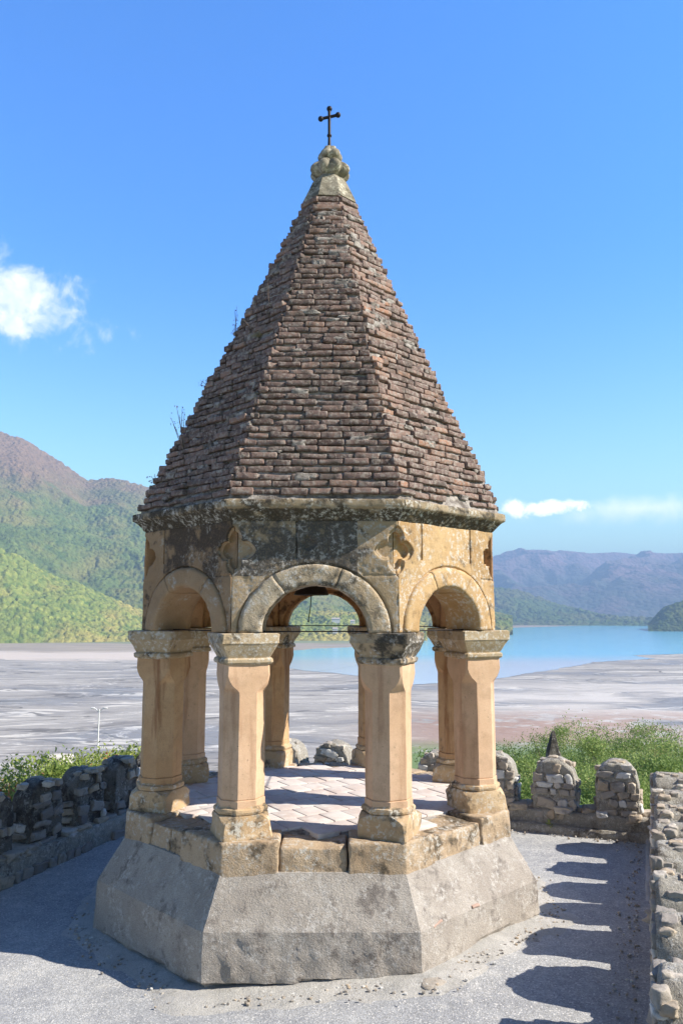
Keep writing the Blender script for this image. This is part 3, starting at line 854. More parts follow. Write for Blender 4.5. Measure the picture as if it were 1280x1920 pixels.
def parapet(kind, a, b, plane, spans, label, bright, SILL=SILL):
    o = wallxf(kind, np.array([[0, 0, 0.]]), (a + b) / 2, plane)[0]
    wall = empty('parapet_wall', (0, 0, 0)); tag(wall, label, 'wall', 'parapet walls round the terrace')
    L = b - a; nx = int(L / .05)
    V, Fq = gridbox(np.linspace(0, L, nx), np.linspace(0, THK, 9), np.linspace(-1.6, SILL, 36))
    Wp = wallxf(kind, V, a, plane); Wp = Wp + nv(Wp, 3, 3, 5) * .016 + nv(Wp, 16, 3, 6) * .012
    bt = Batch(); bt.add(Wp, Fq, .4, 0)
    if kind != 'back': add_stones(bt, kind, a, plane, 0, L, .014, 'in', -.02, lambda x: SILL - .05, 900 + int(10 * L), .8, .04, .07, bright)
    r_ = np.random.default_rng(int(100 * plane) % 97 + 3); x = 0
    while x < L:       # flat slabs and white stones along the sill
        w = r_.uniform(.05, .13)
        V, Fq = rock((w, r_.uniform(.08, .16), .04), .2, 3, int(r_.integers(900)))
        V = V @ rot('z', r_.normal(0, .2)).T + [x + w, r_.uniform(.07, .26), SILL - .005 + r_.uniform(0, .02)]
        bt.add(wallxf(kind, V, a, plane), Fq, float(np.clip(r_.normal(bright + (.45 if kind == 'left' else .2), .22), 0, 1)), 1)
        x += 1.7 * w
    bt.build('wall_base', None, wall, True, mats=[M_rubmortar, M_rub])
    if kind != 'left':
      V, Fq = gridbox(np.linspace(0, L, int(L / .06)), np.linspace(-.09, .05, 5), np.linspace(-.2, .045 if kind == 'right' else .10, 5))
      Wp = wallxf(kind, V, a, plane); Wp = Wp + nv(Wp, 4, 4, 61) * .014
      mk('wall_foot', Wp, Fq, M_foot if kind == 'right' else M_rubmortar, wall)
    for i, (p0, p1) in enumerate(spans):
        merlon(kind, (p0 + p1) / 2, p1 - p0, plane, wall, 1000 + 37 * i + int(plane * 10) % 50 + {'left': 0, 'back': 300, 'right': 700}[kind], TOP + r_.normal(0, .012), bright)
    return wall


W0 = -7.04
rs = [(9.13, 9.66), (8.36, 8.90), (7.66, 8.20), (7.09, 7.57), (6.34, 6.90), (5.63, 6.18), (4.90, 5.44), (4.18, 4.70), (3.45, 3.98)]
parapet('right', -7.5, 2.80, 2.925, [(a + W0, b + W0) for a, b in rs], 'right rubble parapet running towards the viewer, seen from above beside the row of shadows', .55)
parapet('back', -3.1, 3.26, 2.80, [(2.30, 2.78), (1.58, 2.08), (.86, 1.36), (.14, .64), (-.58, -.08), (-1.3, -.80), (-2.02, -1.52), (-2.74, -2.24)],
        'far rubble parapet behind the pavilion, with two round-topped merlons facing the viewer', .6, .25)
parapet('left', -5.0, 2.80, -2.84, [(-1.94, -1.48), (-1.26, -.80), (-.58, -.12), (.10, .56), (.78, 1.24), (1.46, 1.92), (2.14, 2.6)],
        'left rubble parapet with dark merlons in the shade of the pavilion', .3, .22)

# loose grit gathered along the plinth and the parapets
bt = Batch(); r_ = np.random.default_rng(77)
for q in range(1500):
    if q % 3: a_ = r_.uniform(-2.2, 2.2); k_ = (a_ + R(22.5)) % R(45) - R(22.5); p_ = pol(1.88 / math.cos(k_) + abs(r_.normal(0, .10)) + .02, a_)
    else: p_ = ST(r_.uniform(-5, 2.7), 2.80 - abs(r_.normal(0, .10))) if q % 2 else ST(2.70 - abs(r_.normal(0, .06)), r_.uniform(-2.6, 2.8))
    sz = r_.uniform(.003, .011); V, Fq = rock((sz, sz * r_.uniform(.6, 1), sz * .7), .2, 0, int(r_.integers(900)))
    p_[2] = float(gtilt(p_[None])[0]) + .012; bt.add(V + p_, Fq, float(np.clip(r_.normal(.6, .3), 0, 1)))
tag(bt.build('grit', M_rub), kind='stuff')

# pointed stone showing behind the far parapet
V, Fq = gridbox(np.linspace(-1, 1, 9), np.linspace(-1, 1, 9), np.linspace(0, 1, 12))
tp = np.clip(1.9 - 1.8 * V[:, 2], .12, 1)
V = np.stack([V[:, 0] * .15 * tp, V[:, 1] * .15 * tp, V[:, 2] * 1.1], 1); V = V + nv(V, 5, 3, 77) * .05 + [0, 0, -.10]
o = mk('pointed_stone', V + ST(3.9, 1.72), Fq, M_moss_shade); tag(o, 'pointed dark stone rising behind the far parapet beside the green trees', 'stone')

# loose stone at the corner of the plinth
V, Fq = rock((.085, .06, .05), .2, 4, 5); V = V @ rot('z', .5).T + [.83, -1.96, .02]
o = mk('loose_stone', V, Fq, M_rub, tint=np.full(len(V), .55)); tag(o, 'pale loose stone lying against the right front corner of the plinth', 'stone')

M_pinkbrick = plain('pale_brick', (.44, .31, .25), .9, sc=25)
# brick fragments showing in the plinth edge, right face
for f, L, dz in ((.13, .06, 0), (.43, .045, .006)):
    A, B = pol(1.984, R(22.5), .352 + dz), pol(1.984, R(67.5), .352 + dz)
    V, Fq = rbox(L, .020, .009, .008, (5, 1, 1)); V = V + nv(V + f * 9, 14, 3, 9) * .014
    mk('brick_fragment', V @ rot('y', (f - .5) * .2).T @ rot('z', R(45)).T + A + (B - A) * f, Fq, M_pinkbrick, pav)

# =================================================================== ROOF WEEDS
def leaf_quads(C, D, size, asp=.45, r=rng):
    """diamond leaves centred C, size array"""
    n = len(C); a = r.normal(size=(n, 3)) if D is None else D + r.normal(size=(n, 3)) * .5
    a /= np.linalg.norm(a, axis=1, keepdims=True); b = np.cross(a, r.normal(size=(n, 3))); b /= np.linalg.norm(b, axis=1, keepdims=True)
    a = a * size[:, None]; b = b * (size * asp)[:, None]
    V = np.stack([C - a, C + b, C + a, C - b], 1).reshape(-1, 3)
    return V, np.arange(4 * n).reshape(-1, 4)


def at(x, y, dist):
    v = pdir(x, y); return np.array([CX, CY, CZ]) + v * dist / math.hypot(v[0], v[1])


def roofpt(az, z): p = pol(rad(z) * (C22 / math.cos((R(az) + R(22.5)) % R(45) - R(22.5))) - .01, R(az), z); p[0] += roof_x(z); return p


def weed(base, tips, mat_leaf, label, leaves=6, name='weed', ls=.012, rr=.0036):
    e_ = empty(name, tuple(base)); tag(e_, label, 'weed'); bt = Batch(); bl = Batch()
    for tpv in tips:
        tpv = np.array(tpv, float); mid = tpv * .5 + rng.normal(0, .01, 3)
        V, Fq = tube([np.zeros(3), mid, tpv], [rr, rr * .8, rr * .5], 4); bt.add(V, Fq)
        C = tpv[None] * rng.uniform(.55, 1.05, (leaves, 1)) + rng.normal(0, .015, (leaves, 3))
        V, Fq = leaf_quads(C, None, rng.uniform(.5, 1, leaves) * ls, .6); bl.add(V, Fq, rng.random())
    bt.build('stem', M_drystem, e_); bl.build('leaves', mat_leaf, e_, False); return e_


b0 = roofpt(-60, 4.05)
weed(b0, [(-.02, 0, .16), (-.045, 0, .33), (-.075, 0, .42), (-.02, 0, .40), (-.12, 0, .30), (.03, 0, .31), (-.10, 0, .25), (.0, 0, .36)], M_violet, 'tall branching dry weed growing from the lower left edge of the roof', 5, ls=.013)
weed(roofpt(-66, 3.75), [(-.05, 0, .07), (-.02, 0, .09), (-.07, 0, .03)], M_violet, 'small leafy sprig at the lowest left edge of the roof', 6, ls=.012)
weed(roofpt(-66, 4.72), [(-.07, 0, .05), (-.03, -.02, .05), (-.09, 0, .02)], M_violet, 'violet sprig leaning from the left edge halfway up the roof', 7, ls=.013)
weed(roofpt(-62, 5.15), [(-.02, 0, .33), (.0, 0, .38), (.012, 0, .30), (-.04, 0, .12), (-.03, 0, .16)], M_violet, 'tall thin grass blades standing up from the left edge of the roof', 5, ls=.012, rr=.0028)


def tuft(base, n, L, spread, up, m_, label):
    C = []; bt = Batch()
    for i in range(n):
        d = np.array([rng.normal(0, spread), rng.normal(-.3, .3), up + rng.normal(0, .3)]); d /= np.linalg.norm(d); l = L * rng.uniform(.5, 1)
        s0 = np.array([rng.normal(0, .035), 0, rng.normal(0, .008)]); w = np.array([.0016, 0, 0])
        V = np.array([s0 - w, s0 + w, s0 + d * l + [0, 0, -l * .2]]); bt.add(np.vstack([V, V[2:]]), np.array([[0, 1, 2, 3]]), rng.random())
    o = bt.build('grass_tuft', m_, None, False); o.location = tuple(base); tag(o, label, 'grass'); return o


tuft(roofpt(-40, 5.13), 160, .10, .9, .6, M_grass, 'pale dry grass tuft on the shaded left slope of the roof')
weed(roofpt(-38, 5.42), [(-.03, -.05, .25), (-.01, -.03, .04)], M_grass, 'single dry stalk above the grass tuft on the roof', 2)
weed(roofpt(-42, 5.16), [(-.13, -.04, .13), (-.05, -.03, .05)], M_grass, 'bent dry stalk beside the grass tuft on the roof', 2)

# =================================================================== VALLEY
FL = -45.0
def terr_z(x, y):
    r = np.hypot(x - 0, y + 1); z = -1.2 - .215 * np.clip(r - 4, 0, None)
    return np.maximum(z, FL - .6)


m, t = mat('slope_soil', .95, .1); M_slope = m
n1 = t.noise(t.o, .25, 6, .65); n2 = t.noise(t.o, 3, 6, .7)
col = t.mix(t.ss(n1, .4, .6), (.13, .19, .055), (.27, .24, .16)); col = t.mix(t.m('MULTIPLY', t.ss(n2, .5, .65), .6), col, (.34, .31, .25))
t.put(t.b.inputs['Base Color'], col); t.put(t.b.inputs['Normal'], bump(t, n2, 1., .3))

m, t = mat('mudflat', .8, .2); M_mud = m
sx = t.node('ShaderNodeSeparateXYZ', {0: t.o}); X, Y = sx.outputs[0], sx.outputs[1]
wv = t.node('ShaderNodeVectorMath', {0: t.o, 1: t.vm('MULTIPLY', t.node('ShaderNodeTexNoise', {'Vector': t.o, 'Scale': .006, 'Detail': 3.}).outputs[1], (120, 120, 0))}, operation='ADD').outputs[0]
na = t.noise(t.scale(wv, (.006, .016, 0)), 1., 8, .6, .8); nb = t.noise(t.scale(wv, (.012, .06, 0)), 1., 6, .6, .5); nc = t.noise(t.o, .09, 6, .7)
col = t.mix(t.ss(na, .38, .62), (.27, .255, .245), (.40, .375, .345))
col = t.mix(t.ss(nb, .575, .61), col, (.60, .565, .51))
col = t.mix(t.m('MULTIPLY', t.ss(nb, .41, .38), .6), col, (.20, .185, .175))
ch = t.m('ABSOLUTE', t.m('SUBTRACT', t.noise(t.scale(wv, (.004, .012, 0)), 1., 5, .55, 1.0), .5))
col = t.mix(t.m('MULTIPLY', t.ss(ch, .010, .004), .8), col, (.14, .13, .12))
ch2 = t.m('ABSOLUTE', t.m('SUBTRACT', t.noise(t.scale(wv, (.007, .03, 0)), 1., 7, .6, .8), .47))
col = t.mix(t.m('MULTIPLY', t.ss(ch2, .009, .003), .7), col, (.66, .63, .58))
col = t.mix(.45, col, t.mix(t.noise(t.scale(t.o, (.10, .35, 0)), 1., 6, .7), (.15, .15, .15), (.85, .85, .85)), 'OVERLAY')
right = t.m('MULTIPLY', t.ss(X, 20, 110), t.ss(Y, 640, 420))
col = t.mix(t.m('MULTIPLY', right, t.ss(na, .34, .58)), col, (.58, .545, .51))
red = t.m('MULTIPLY', t.m('MULTIPLY', t.ss(Y, 410, 330), t.ss(X, -10, 50)), t.ss(t.m('ADD', t.m('MULTIPLY', na, .6), t.m('MULTIPLY', nc, .4)), .46, .52))
col = t.mix(t.m('MULTIPLY', red, .7), col, (.33, .18, .12))
grn = t.m('MULTIPLY', t.m('MULTIPLY', t.ss(Y, 300, 262), t.ss(X, 0, 20)), t.ss(nc, .3, .5))
col = t.mix(grn, col, (.17, .24, .09))
far = t.ss(t.m('ADD', Y, t.m('MULTIPLY', na, 160)), 860, 900); far = t.m('MULTIPLY', far, t.m('MAXIMUM', t.ss(X, 250, 150), t.ss(Y, 1400, 1600))); col = t.mix(far, col, (.62, .54, .47))
far2 = t.ss(t.m('ADD', Y, t.m('MULTIPLY', na, 200)), 1020, 1080); col = t.mix(far2, col, t.mix(t.ss(nb, .4, .6), (.33, .28, .23), (.40, .34, .27)))
far3 = t.m('MULTIPLY', t.ss(t.m('ADD', Y, t.m('MULTIPLY', na, 300)), 1330, 1420), t.ss(X, 300, 0)); col = t.mix(far3, col, (.23, .26, .14))
t.put(t.b.inputs['Base Color'], col)
t.put(t.b.inputs['Roughness'], t.ss(na, .35, .5, .45, .85)); t.put(t.b.inputs['Normal'], bump(t, t.m('ADD', nb, nc), .5, 1.2))

# near hillside the terrace stands on
ph = np.linspace(R(-75), R(75), 160); rr_ = np.concatenate([np.linspace(3.2, 30, 40), np.linspace(31, 215, 80)])
PP, RR = np.meshgrid(ph, rr_, indexing='ij'); x = RR * np.sin(PP); y = RR * np.cos(PP) - 1
z = terr_z(x, y); Q = np.stack([x, y, z], 2).reshape(-1, 3); Q[:, 2] += fbm(Q, .12, 4, 4) * .8 * np.clip((RR.ravel() - 5) / 15, 0, 1)
n0, n1_ = PP.shape; ii = (np.arange(n0 - 1)[:, None] * n1_ + np.arange(n1_ - 1)[None]).ravel()
tag(mk('hillside', Q, np.stack([ii, ii + 1, ii + n1_ + 1, ii + n1_], 1), M_slope), kind='structure')
# valley floor reaching the horizon
xs = np.concatenate([np.linspace(-9500, -900, 20), np.linspace(-850, 1500, 180), np.linspace(1550, 9500, 20)]); ys = np.concatenate([np.linspace(-600, 120, 6), np.linspace(135, 1700, 170), np.linspace(1750, 9500, 40)])
XX, YY = np.meshgrid(xs, ys, indexing='ij'); Q = np.stack([XX, YY, np.full_like(XX, FL)], 2).reshape(-1, 3)
Q[:, 2] += fbm(Q, .02, 4, 15) * .15
n0, n1_ = XX.shape; ii = (np.arange(n0 - 1)[:, None] * n1_ + np.arange(n1_ - 1)[None]).ravel()
tag(mk('valley_floor', Q, np.stack([ii, ii + n1_, ii + n1_ + 1, ii + 1], 1), M_mud), kind='structure')


def onfloor(x, y, z=FL):
    v = pdir(x, y); k = (z - CZ) / v[2]; return np.array([CX, CY, CZ]) + v * k


# lake: shoreline polygon lying just above the flats
shore = [(395, 1240), (450, 1231), (520, 1222), (600, 1216), (700, 1212), (800, 1196), (870, 1184), (930, 1178), (1000, 1176), (1100, 1173), (1200, 1170), (1216, 1170.5), (1260, 1171), (1400, 1172),
         (1600, 1176), (1600, 1215), (1400, 1221), (1280, 1226), (1180, 1229), (1225, 1235), (1150, 1240), (1110, 1243), (1075, 1249), (1040, 1256), (985, 1263), (935, 1272), (860, 1281), (780, 1284), (700, 1272), (620, 1262), (560, 1256), (480, 1247)]
pp = [onfloor(*q, FL + .15) for q in shore]; dense = []
for a, b in zip(pp, pp[1:] + pp[:1]):
    for f in np.linspace(0, 1, 40)[:-1]: dense.append(a + (b - a) * f)
dense = np.array(dense); amp_ = np.clip(dense[:, 1] / 60, 2, 22)
dense[:, :2] += np.stack([fbm(dense, .03, 6, 51, .7), fbm(dense, .03, 6, 52, .7)], 1) * amp_[:, None]
m, t = mat('lake_water', .12, .5); M_water = m
n1 = t.noise(t.scale(t.o, (.02, .05, 0)), 1., 5, .6); n2 = t.noise(t.scale(t.o, (1.2, 2.2, 0)), .35, 4, .6)
sy = t.node('ShaderNodeSeparateXYZ', {0: t.o}).outputs[1]
shal = t.ss(t.m('ADD', sy, t.m('MULTIPLY', n1, 160)), 1000, 790)
t.put(t.b.inputs['Base Color'], t.mix(shal, t.mix(n1, (.18, .64, 1.), (.24, .70, 1.)), (.56, .62, .78)))
t.put(t.b.inputs['Normal'], bump(t, n2, .25, .3))
o = mk('lake', dense, [tuple(range(len(dense)))], M_water, None, False); tag(o, kind='structure')
if o.data.polygons[0].normal.z < 0: o.data.flip_normals()

# ---- hills
def forest(name, g1, g2, g3, hi, zlo, zhi, s):
    m, t = mat(name, .95, .05); o = t.o
    vo = t.node('ShaderNodeTexVoronoi', {'Vector': o, 'Scale': s}); vc = t.m('ADD', t.m('MULTIPLY', t.node('ShaderNodeSeparateColor', {0: vo.outputs['Color']}).outputs[0], .5 if s > .045 else 1.), t.m('MULTIPLY', t.node('ShaderNodeAttribute', attribute_name='tint').outputs['Fac'], .5))
    n1 = t.noise(o, s * .07, 5, .6); n2 = t.noise(o, s * .35, 4, .6); n3 = t.noise(o, s * 3, 3, .6)
    col = t.mix(vc, g1, g2); col = t.mix(t.ss(n1, .45, .62), col, g3)
    z = t.node('ShaderNodeSeparateXYZ', {0: o}).outputs[2]
    hf = t.ss(t.m('ADD', z, t.m('MULTIPLY', t.m('SUBTRACT', n1, .5), (zhi - zlo) * 1.6)), zlo, zhi)
    col = t.mix(t.m('MULTIPLY', hf, .85), col, t.mix(vc, hi, tuple(c * 1.5 for c in hi)))
    col = t.mix(.8, col, t.mix(t.m('ADD', t.m('MULTIPLY', n2, .4), t.m('MULTIPLY', n3, .6)), (.0, .0, .0), (1., 1., 1.)), 'OVERLAY')
    t.put(t.b.inputs['Base Color'], col)
    t.put(t.b.inputs['Normal'], bump(t, t.m('ADD', vo.outputs[0], t.m('MULTIPLY', n3, -.4)), .8, -1.2 / s * .5)); return m


def cells(P, s):
    """distance to the nearest jittered cell centre in plan (unit cells) and a random id"""
    Q = P[:, :2] / s; i = np.floor(Q).astype(np.int64); best = np.full(len(P), 9.); idv = np.zeros(len(P))
    for a in (-1, 0, 1):
        for b in (-1, 0, 1):
            c = i + [a, b]; h = (c[:, 0] * 73856093) ^ (c[:, 1] * 19349663); h = (h ^ (h >> 13)) * 1274126177 & 0xffffffff
            jx = (h & 0xfff) / 4095.; jy = ((h >> 12) & 0xfff) / 4095.; d = np.hypot(Q[:, 0] - c[:, 0] - jx, Q[:, 1] - c[:, 1] - jy)
            m_ = d < best; best[m_] = d[m_]; idv[m_] = (((h >> 20) & 0xff) / 255.)[m_]
    return best, idv


HILLS = {}


def hill(name, ridge, base, d0, d1, na_, nv_, material, tree, relief, seed, ravine=1., shape=1.15):
    """ridge / base = (pixel x, pixel y) skylines as angles; d0..d1 distance of foot and crest"""
    rx = np.array([q[0] for q in ridge]); ry = np.array([q[1] for q in ridge])
    px = np.linspace(rx[0], rx[-1], na_); py = np.interp(px, rx, ry)
    k = 5; pys = np.convolve(np.pad(py, k, 'edge'), np.ones(2 * k + 1) / (2 * k + 1), 'valid')
    v = np.concatenate([np.linspace(0, 1, nv_), [1.06, 1.15, 1.3]])
    azs = np.array([math.atan2(pdir(a, 1147)[0], pdir(a, 1147)[1]) for a in px])
    el = np.array([(lambda q: q[2] / math.hypot(q[0], q[1]))(pdir(a, b)) for a, b in zip(px, pys)])
    zr = CZ + el * d1
    AA, VV = np.meshgrid(azs, v, indexing='ij'); D = d0 + (d1 - d0) * VV
    x = CX + D * np.sin(AA); y = CY + D * np.cos(AA)
    sh_ = np.where(VV <= 1, np.clip(VV, 0, 1) ** shape, 1 - (VV - 1) * .9)
    Z = FL - 3 + (zr[:, None] - FL + 3) * sh_
    P = np.stack([x, y, Z], 2).reshape(-1, 3); vf = VV.ravel(); damp = np.clip(vf * 3, 0, 1) * np.clip((1.0 - vf) * 4, .05, 1)
    rv = np.abs(fbm(P * [1, 1, 0], 1 / relief, 4, seed)); P[:, 2] += (.25 - rv) * relief * .35 * ravine * damp
    idv = np.full(len(P), .5)
    if tree:
        b, idv = cells(P + nv(P, .3, 2, 3) * tree * .25, tree); P[:, 2] += np.sqrt(np.clip(1 - b ** 2 * 1.3, 0, 1)) * tree * (.45 + .45 * idv) * np.clip(vf * 8, 0, 1)
    n0, n1_ = VV.shape; ii = (np.arange(n0 - 1)[:, None] * n1_ + np.arange(n1_ - 1)[None]).ravel()
    tag(mk(name, P, np.stack([ii, ii + 1, ii + n1_ + 1, ii + n1_], 1), material, tint=idv), kind='structure')
    HILLS[name + str(seed)] = (azs, v, P.reshape(n0, n1_, 3))
    return P.reshape(n0, n1_, 3)


M_f1 = forest('forest_autumn', (.06, .105, .025), (.16, .20, .05), (.20, .20, .055), (.18, .105, .07), 240, 460, .085)
M_f2 = forest('forest_near', (.085, .14, .03), (.29, .32, .07), (.38, .32, .09), (.30, .25, .09), 90, 200, .10)
M_f3 = forest('forest_far', (.05, .08, .07), (.10, .11, .10), (.15, .11, .12), (.18, .115, .14), 150, 500, .03)  # blue-violet of distant haze partly mixed into the tree colours
M_f4 = forest('forest_mid', (.05, .10, .03), (.11, .15, .045), (.12, .13, .05), (.12, .10, .06), 150, 500, .05)
M_f5 = forest('forest_headland', (.035, .07, .02), (.09, .13, .035), (.10, .12, .03), (.12, .1, .05), 60, 120, .12)
hill('mountain', [(-700, 700), (-300, 740), (-120, 780), (0, 818), (20, 822), (40, 832), (70, 850), (100, 868), (130, 889), (150, 902), (170, 902), (200, 899), (215, 901), (240, 908), (280, 919), (340, 945), (400, 972), (500, 1020), (600, 1062), (700, 1092), (790, 1118), (860, 1138), (930, 1158), (960, 1166)],
     None, 1500, 2700, 1200, 330, M_f1, 11, 260, 21)
hill('hill', [(-500, 950), (-120, 1000), (0, 1034), (30, 1046), (60, 1063), (100, 1085), (140, 1095), (170, 1108), (210, 1126), (250, 1143), (300, 1157), (380, 1166), (470, 1160), (560, 1150), (640, 1150), (720, 1160), (800, 1172)],
     None, 1330, 1560, 1000, 130, M_f2, 7.5, 90, 33, .8, 1.0)
hill('mountain', [(500, 1120), (700, 1110), (850, 1068), (925, 1054), (955, 1040), (985, 1031), (1005, 1033), (1020, 1032), (1060, 1037), (1100, 1041), (1140, 1038), (1172, 1036), (1200, 1040), (1240, 1042), (1280, 1041), (1400, 1030), (1700, 1020)],
     None, 4300, 7600, 600, 260, M_f3, 0, 700, 46, 2.1, 1.0)
hill('hill', [(760, 1110), (850, 1100), (925, 1104), (960, 1108), (1010, 1124), (1060, 1141), (1110, 1154), (1160, 1162), (1215, 1167), (1240, 1169)],
     None, 3000, 3700, 400, 100, M_f4, 20, 300, 55, .6, 1.0)
hill('headland', [(1213, 1178), (1222, 1166), (1235, 1150), (1255, 1139), (1280, 1131), (1330, 1118), (1500, 1090), (1700, 1080)],
     None, 2150, 2420, 300, 70, M_f5, 14, 120, 61, .4, .62)

# small far buildings on the lower slope, seen through the front arch
M_roofr = plain('pale_roof', (.45, .40, .38), .8)
mount = HILLS['hill33'][2]
def near_surface(px, py, grid):
    best = None; c = np.array([CX, CY, CZ]); d = grid.reshape(-1, 3) - c; d /= np.linalg.norm(d, axis=1, keepdims=True)
    i = np.argmax(d @ pdir(px, py)); return grid.reshape(-1, 3)[i]
for (hx_, hy_, w_, lab) in ((629, 1167, 15, 'larger white house on the green slope seen through the front arch'),
                            (661, 1171, 8, 'tiny white house on the slope at the right end of the front arch'),
                            (628, 1186, 9, 'tiny pale house at the foot of the slope just below the tie rod')):
    p_ = near_surface(hx_, hy_, mount); h_ = empty('house', tuple(p_)); tag(h_, lab, 'house', 'far houses across the lake')
    V, F_ = prism([(-w_ / 2, -3, -2), (w_ / 2, -3, -2), (w_ / 2, 3, -2), (-w_ / 2, 3, -2)], [(-w_ / 2, -3, 6), (w_ / 2, -3, 6), (w_ / 2, 3, 6), (-w_ / 2, 3, 6)])
    mk('wall', V, F_, M_white, h_, False)
    a_, b_, zt = w_ / 2 + .6, 3.6, 6.01
    mk('roof', [(-a_, -b_, zt), (a_, -b_, zt), (a_, b_, zt), (-a_, b_, zt), (-a_ + 1, 0, zt + 2.5), (a_ - 1, 0, zt + 2.5)], [(0, 1, 5, 4), (2, 3, 4, 5), (1, 2, 5), (3, 0, 4), (3, 2, 1, 0)], M_roofr, h_, False)

# street lamp on the slope to the left
lp = at(186, 1330, 80); lamp = empty('street_lamp', (lp[0], lp[1], lp[2] - 9)); tag(lamp, 'white double-headed street lamp standing below the terrace at the edge of the flats', 'street lamp')
V, Fq = tube([(0, 0, -1), (0, 0, 9)], [.10, .06], 8); mk('pole', V, Fq, M_white, lamp)
for sx_ in (-1, 1):
    V, Fq = tube([(0, 0, 8.7), (sx_ * .35, 0, 9.05), (sx_ * .5, 0, 9.12)], .04, 6); mk('arm', V, Fq, M_white, lamp)
    V, Fq = rbox(.18, .10, .06, .05, (1, 0, 0)); mk('lamp_head', V + [sx_ * .62, 0, 9.1], Fq, M_white, lamp)

# boulder behind the left parapet
V, Fq = rock((.38, .36, .28), .15, 5, 3); bp = at(106, 1434, 27)
o = mk('boulder', V, Fq, M_rub, tint=np.full(len(V), .9)); o.location = tuple(bp); tag(o, 'pale rounded boulder behind the shrubs left of the parapet', 'boulder')


# =================================================================== PLANTS
def plant(name, base, height, rx, rz, nclump, nleaf, lsize, mleaf, label, cat, group, seed, limbs=6, dens=.55, asp=.45):
    r_ = np.random.default_rng(seed); e_ = empty(name, tuple(base)); tag(e_, label, cat, group)
    bt = Batch(); bl = Batch(); cz = height - rz; hue = r_.uniform(-.28, .22)
    top = np.array([r_.normal(0, .08) * rx, 0, cz * .75]); rt = max(.012 * height, .008)
    V, Fq = tube([(0, 0, -.3), top * .5 + r_.normal(0, .03, 3), top], [rt * 1.6, rt * 1.2, rt], 6); bt.add(V, Fq)
    cl = []
    while len(cl) < nclump:
        p = r_.uniform(-1, 1, 3)
        if np.linalg.norm(p) < 1 and np.linalg.norm(p) > .25 and p[2] > -.7: cl.append(p * [rx, rx * .8, rz] + [0, 0, cz])
    for i, c in enumerate(cl):
        if i < limbs * 3:
            mid = top + (c - top) * .5 + r_.normal(0, .08, 3) * rx; V, Fq = tube([top * r_.uniform(.3, 1), mid, c], [rt * .55, rt * .35, rt * .12], 4); bt.add(V, Fq)
        cs = r_.uniform(.45, 1.1) * dens * min(rx, rz) * .62; n = max(3, int(nleaf * r_.uniform(.5, 1.4)))
        C = c + r_.normal(size=(n, 3)) * [cs, cs, cs * .55]
        V, Fq = leaf_quads(C, np.array([[0, 0, .35]]) * np.ones((n, 1)) if True else None, r_.uniform(.6, 1.2, n) * lsize, asp, r_)
        bl.add(V, Fq, np.repeat(np.clip(r_.uniform(.15, .65) + hue + r_.normal(0, .15, n), 0, 1) if r_.random() > .03 else np.full(n, .97), 4))
    bt.build('trunk', M_bark, e_); bl.build('crown', mleaf, e_, False); return e_


TR = [(952, 1398, 24, 1.5, 'leftmost green tree beyond the far parapet, next to the right column'),
      (1004, 1372, 33, 2.2, 'green tree above the gap left of the pointed stone'),
      (1048, 1352, 46, 2.8, 'far green tree whose top reaches the reddish shore, above the pointed stone'),
      (1098, 1350, 42, 2.6, 'broad green tree in the middle of the grove, above the first merlon'),
      (1132, 1378, 30, 2.0, 'bright green tree between the two facing merlons, further back'),
      (1178, 1362, 40, 2.4, 'green tree behind the right facing merlon, reaching the pale flats'),
      (1216, 1350, 48, 2.7, 'tallest tree of the grove near the right border'),
      (1252, 1392, 27, 1.8, 'green tree near the right border above the near parapet'),
      (1284, 1408, 21, 1.5, 'tree cut by the right edge of the photograph'),
      (1200, 1418, 19, 1.3, 'low bushy tree just above the gap beside the near parapet'),
      (1150, 1432, 17, 1.0, 'small bush squeezed between the two facing merlons'),
      (1000, 1440, 15, .9, 'small bush in the opening left of the facing merlons'),
      (1072, 1404, 23, 1.5, 'low green tree right behind the pointed stone')]
for i, (tx, ty, dist, rw, lab) in enumerate(TR):
    tp_ = at(tx, ty + 10, dist); gz = float(terr_z(tp_[0], tp_[1])); hh = tp_[2] - gz
    plant('acacia_tree' if dist > 18 else 'bush', (tp_[0], tp_[1], gz), hh, rw * .85, min(rw * .7, hh * .45), 24 if dist > 18 else 20, 460, .026 + dist * .0007, M_leaf, lab, 'tree' if dist > 18 else 'bush',
          'trees and bushes below the far parapet', 70 + i, dens=.5)
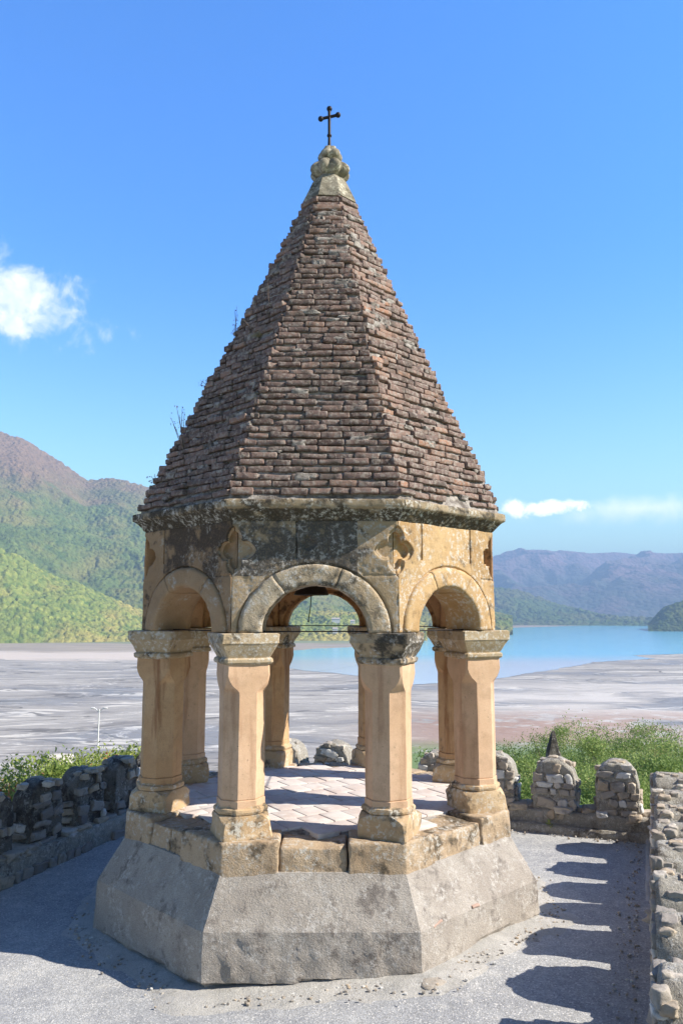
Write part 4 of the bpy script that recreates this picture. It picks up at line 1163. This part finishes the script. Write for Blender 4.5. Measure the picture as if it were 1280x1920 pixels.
tp_ = at(800, 1412, 26); gz = float(terr_z(tp_[0], tp_[1]))
plant('bush', (tp_[0], tp_[1], gz), tp_[2] - gz, 1.2, .9, 24, 160, .05, M_leaf, 'green bush seen between the two right-hand columns', 'bush', 'trees and bushes below the far parapet', 99)

SH = [(18, 1440, 10.6, .55, 'leafy shrub with red tints behind the leftmost merlons'), (62, 1418, 11.6, .5, 'tall shrub with red fruit sprays, second from the left border'),
      (118, 1436, 14.0, .5, 'low yellow-green shrub in front of the pale boulder'), (160, 1410, 12.4, .5, 'yellow-green shrub with an upright tip left of the lamp post'),
      (212, 1412, 13.2, .55, 'bright shrub behind the merlons right of the lamp post'), (248, 1408, 12.2, .45, 'shrub touching the left column of the pavilion')]
for i, (tx, ty, dist, rw, lab) in enumerate(SH):
    tp_ = at(tx, ty, dist); gz = tp_[2] - 1.7
    plant('shrub', (tp_[0], tp_[1], gz), 1.7, rw * 1.15, .55, 64, 70, .036, M_shrub, lab, 'shrub', 'shrubs behind the left parapet', 170 + i, dens=.5, asp=.4)
# weed at the foot of the far parapet
weed(ST(2.76, 1.78, .0), [(0, 0, .14), (.04, 0, .10), (-.04, -.02, .11), (.02, -.03, .08), (-.02, -.04, .12)], M_leaf, 'little green weed growing at the foot of the far parapet', 14, ls=.02)

# =================================================================== HAZE
m = bpy.data.materials.new('air'); m.use_nodes = True; nt = m.node_tree; nt.nodes.clear()
ou = nt.nodes.new('ShaderNodeOutputMaterial'); pv = nt.nodes.new('ShaderNodeVolumePrincipled')
pv.inputs['Color'].default_value = (.42, .65, 1, 1); pv.inputs['Density'].default_value = 2.2e-4; pv.inputs['Anisotropy'].default_value = 0.
nt.links.new(pv.outputs[0], ou.inputs['Volume'])
V, F_ = prism([(-9800, -900, -48), (9800, -900, -48), (9800, 9800, -48), (-9800, 9800, -48)], [(-9800, -900, 700), (9800, -900, 700), (9800, 9800, 700), (-9800, 9800, 700)])
V, F_ = solid(V, F_); tag(mk('haze', V, F_, m, None, False), kind='stuff')
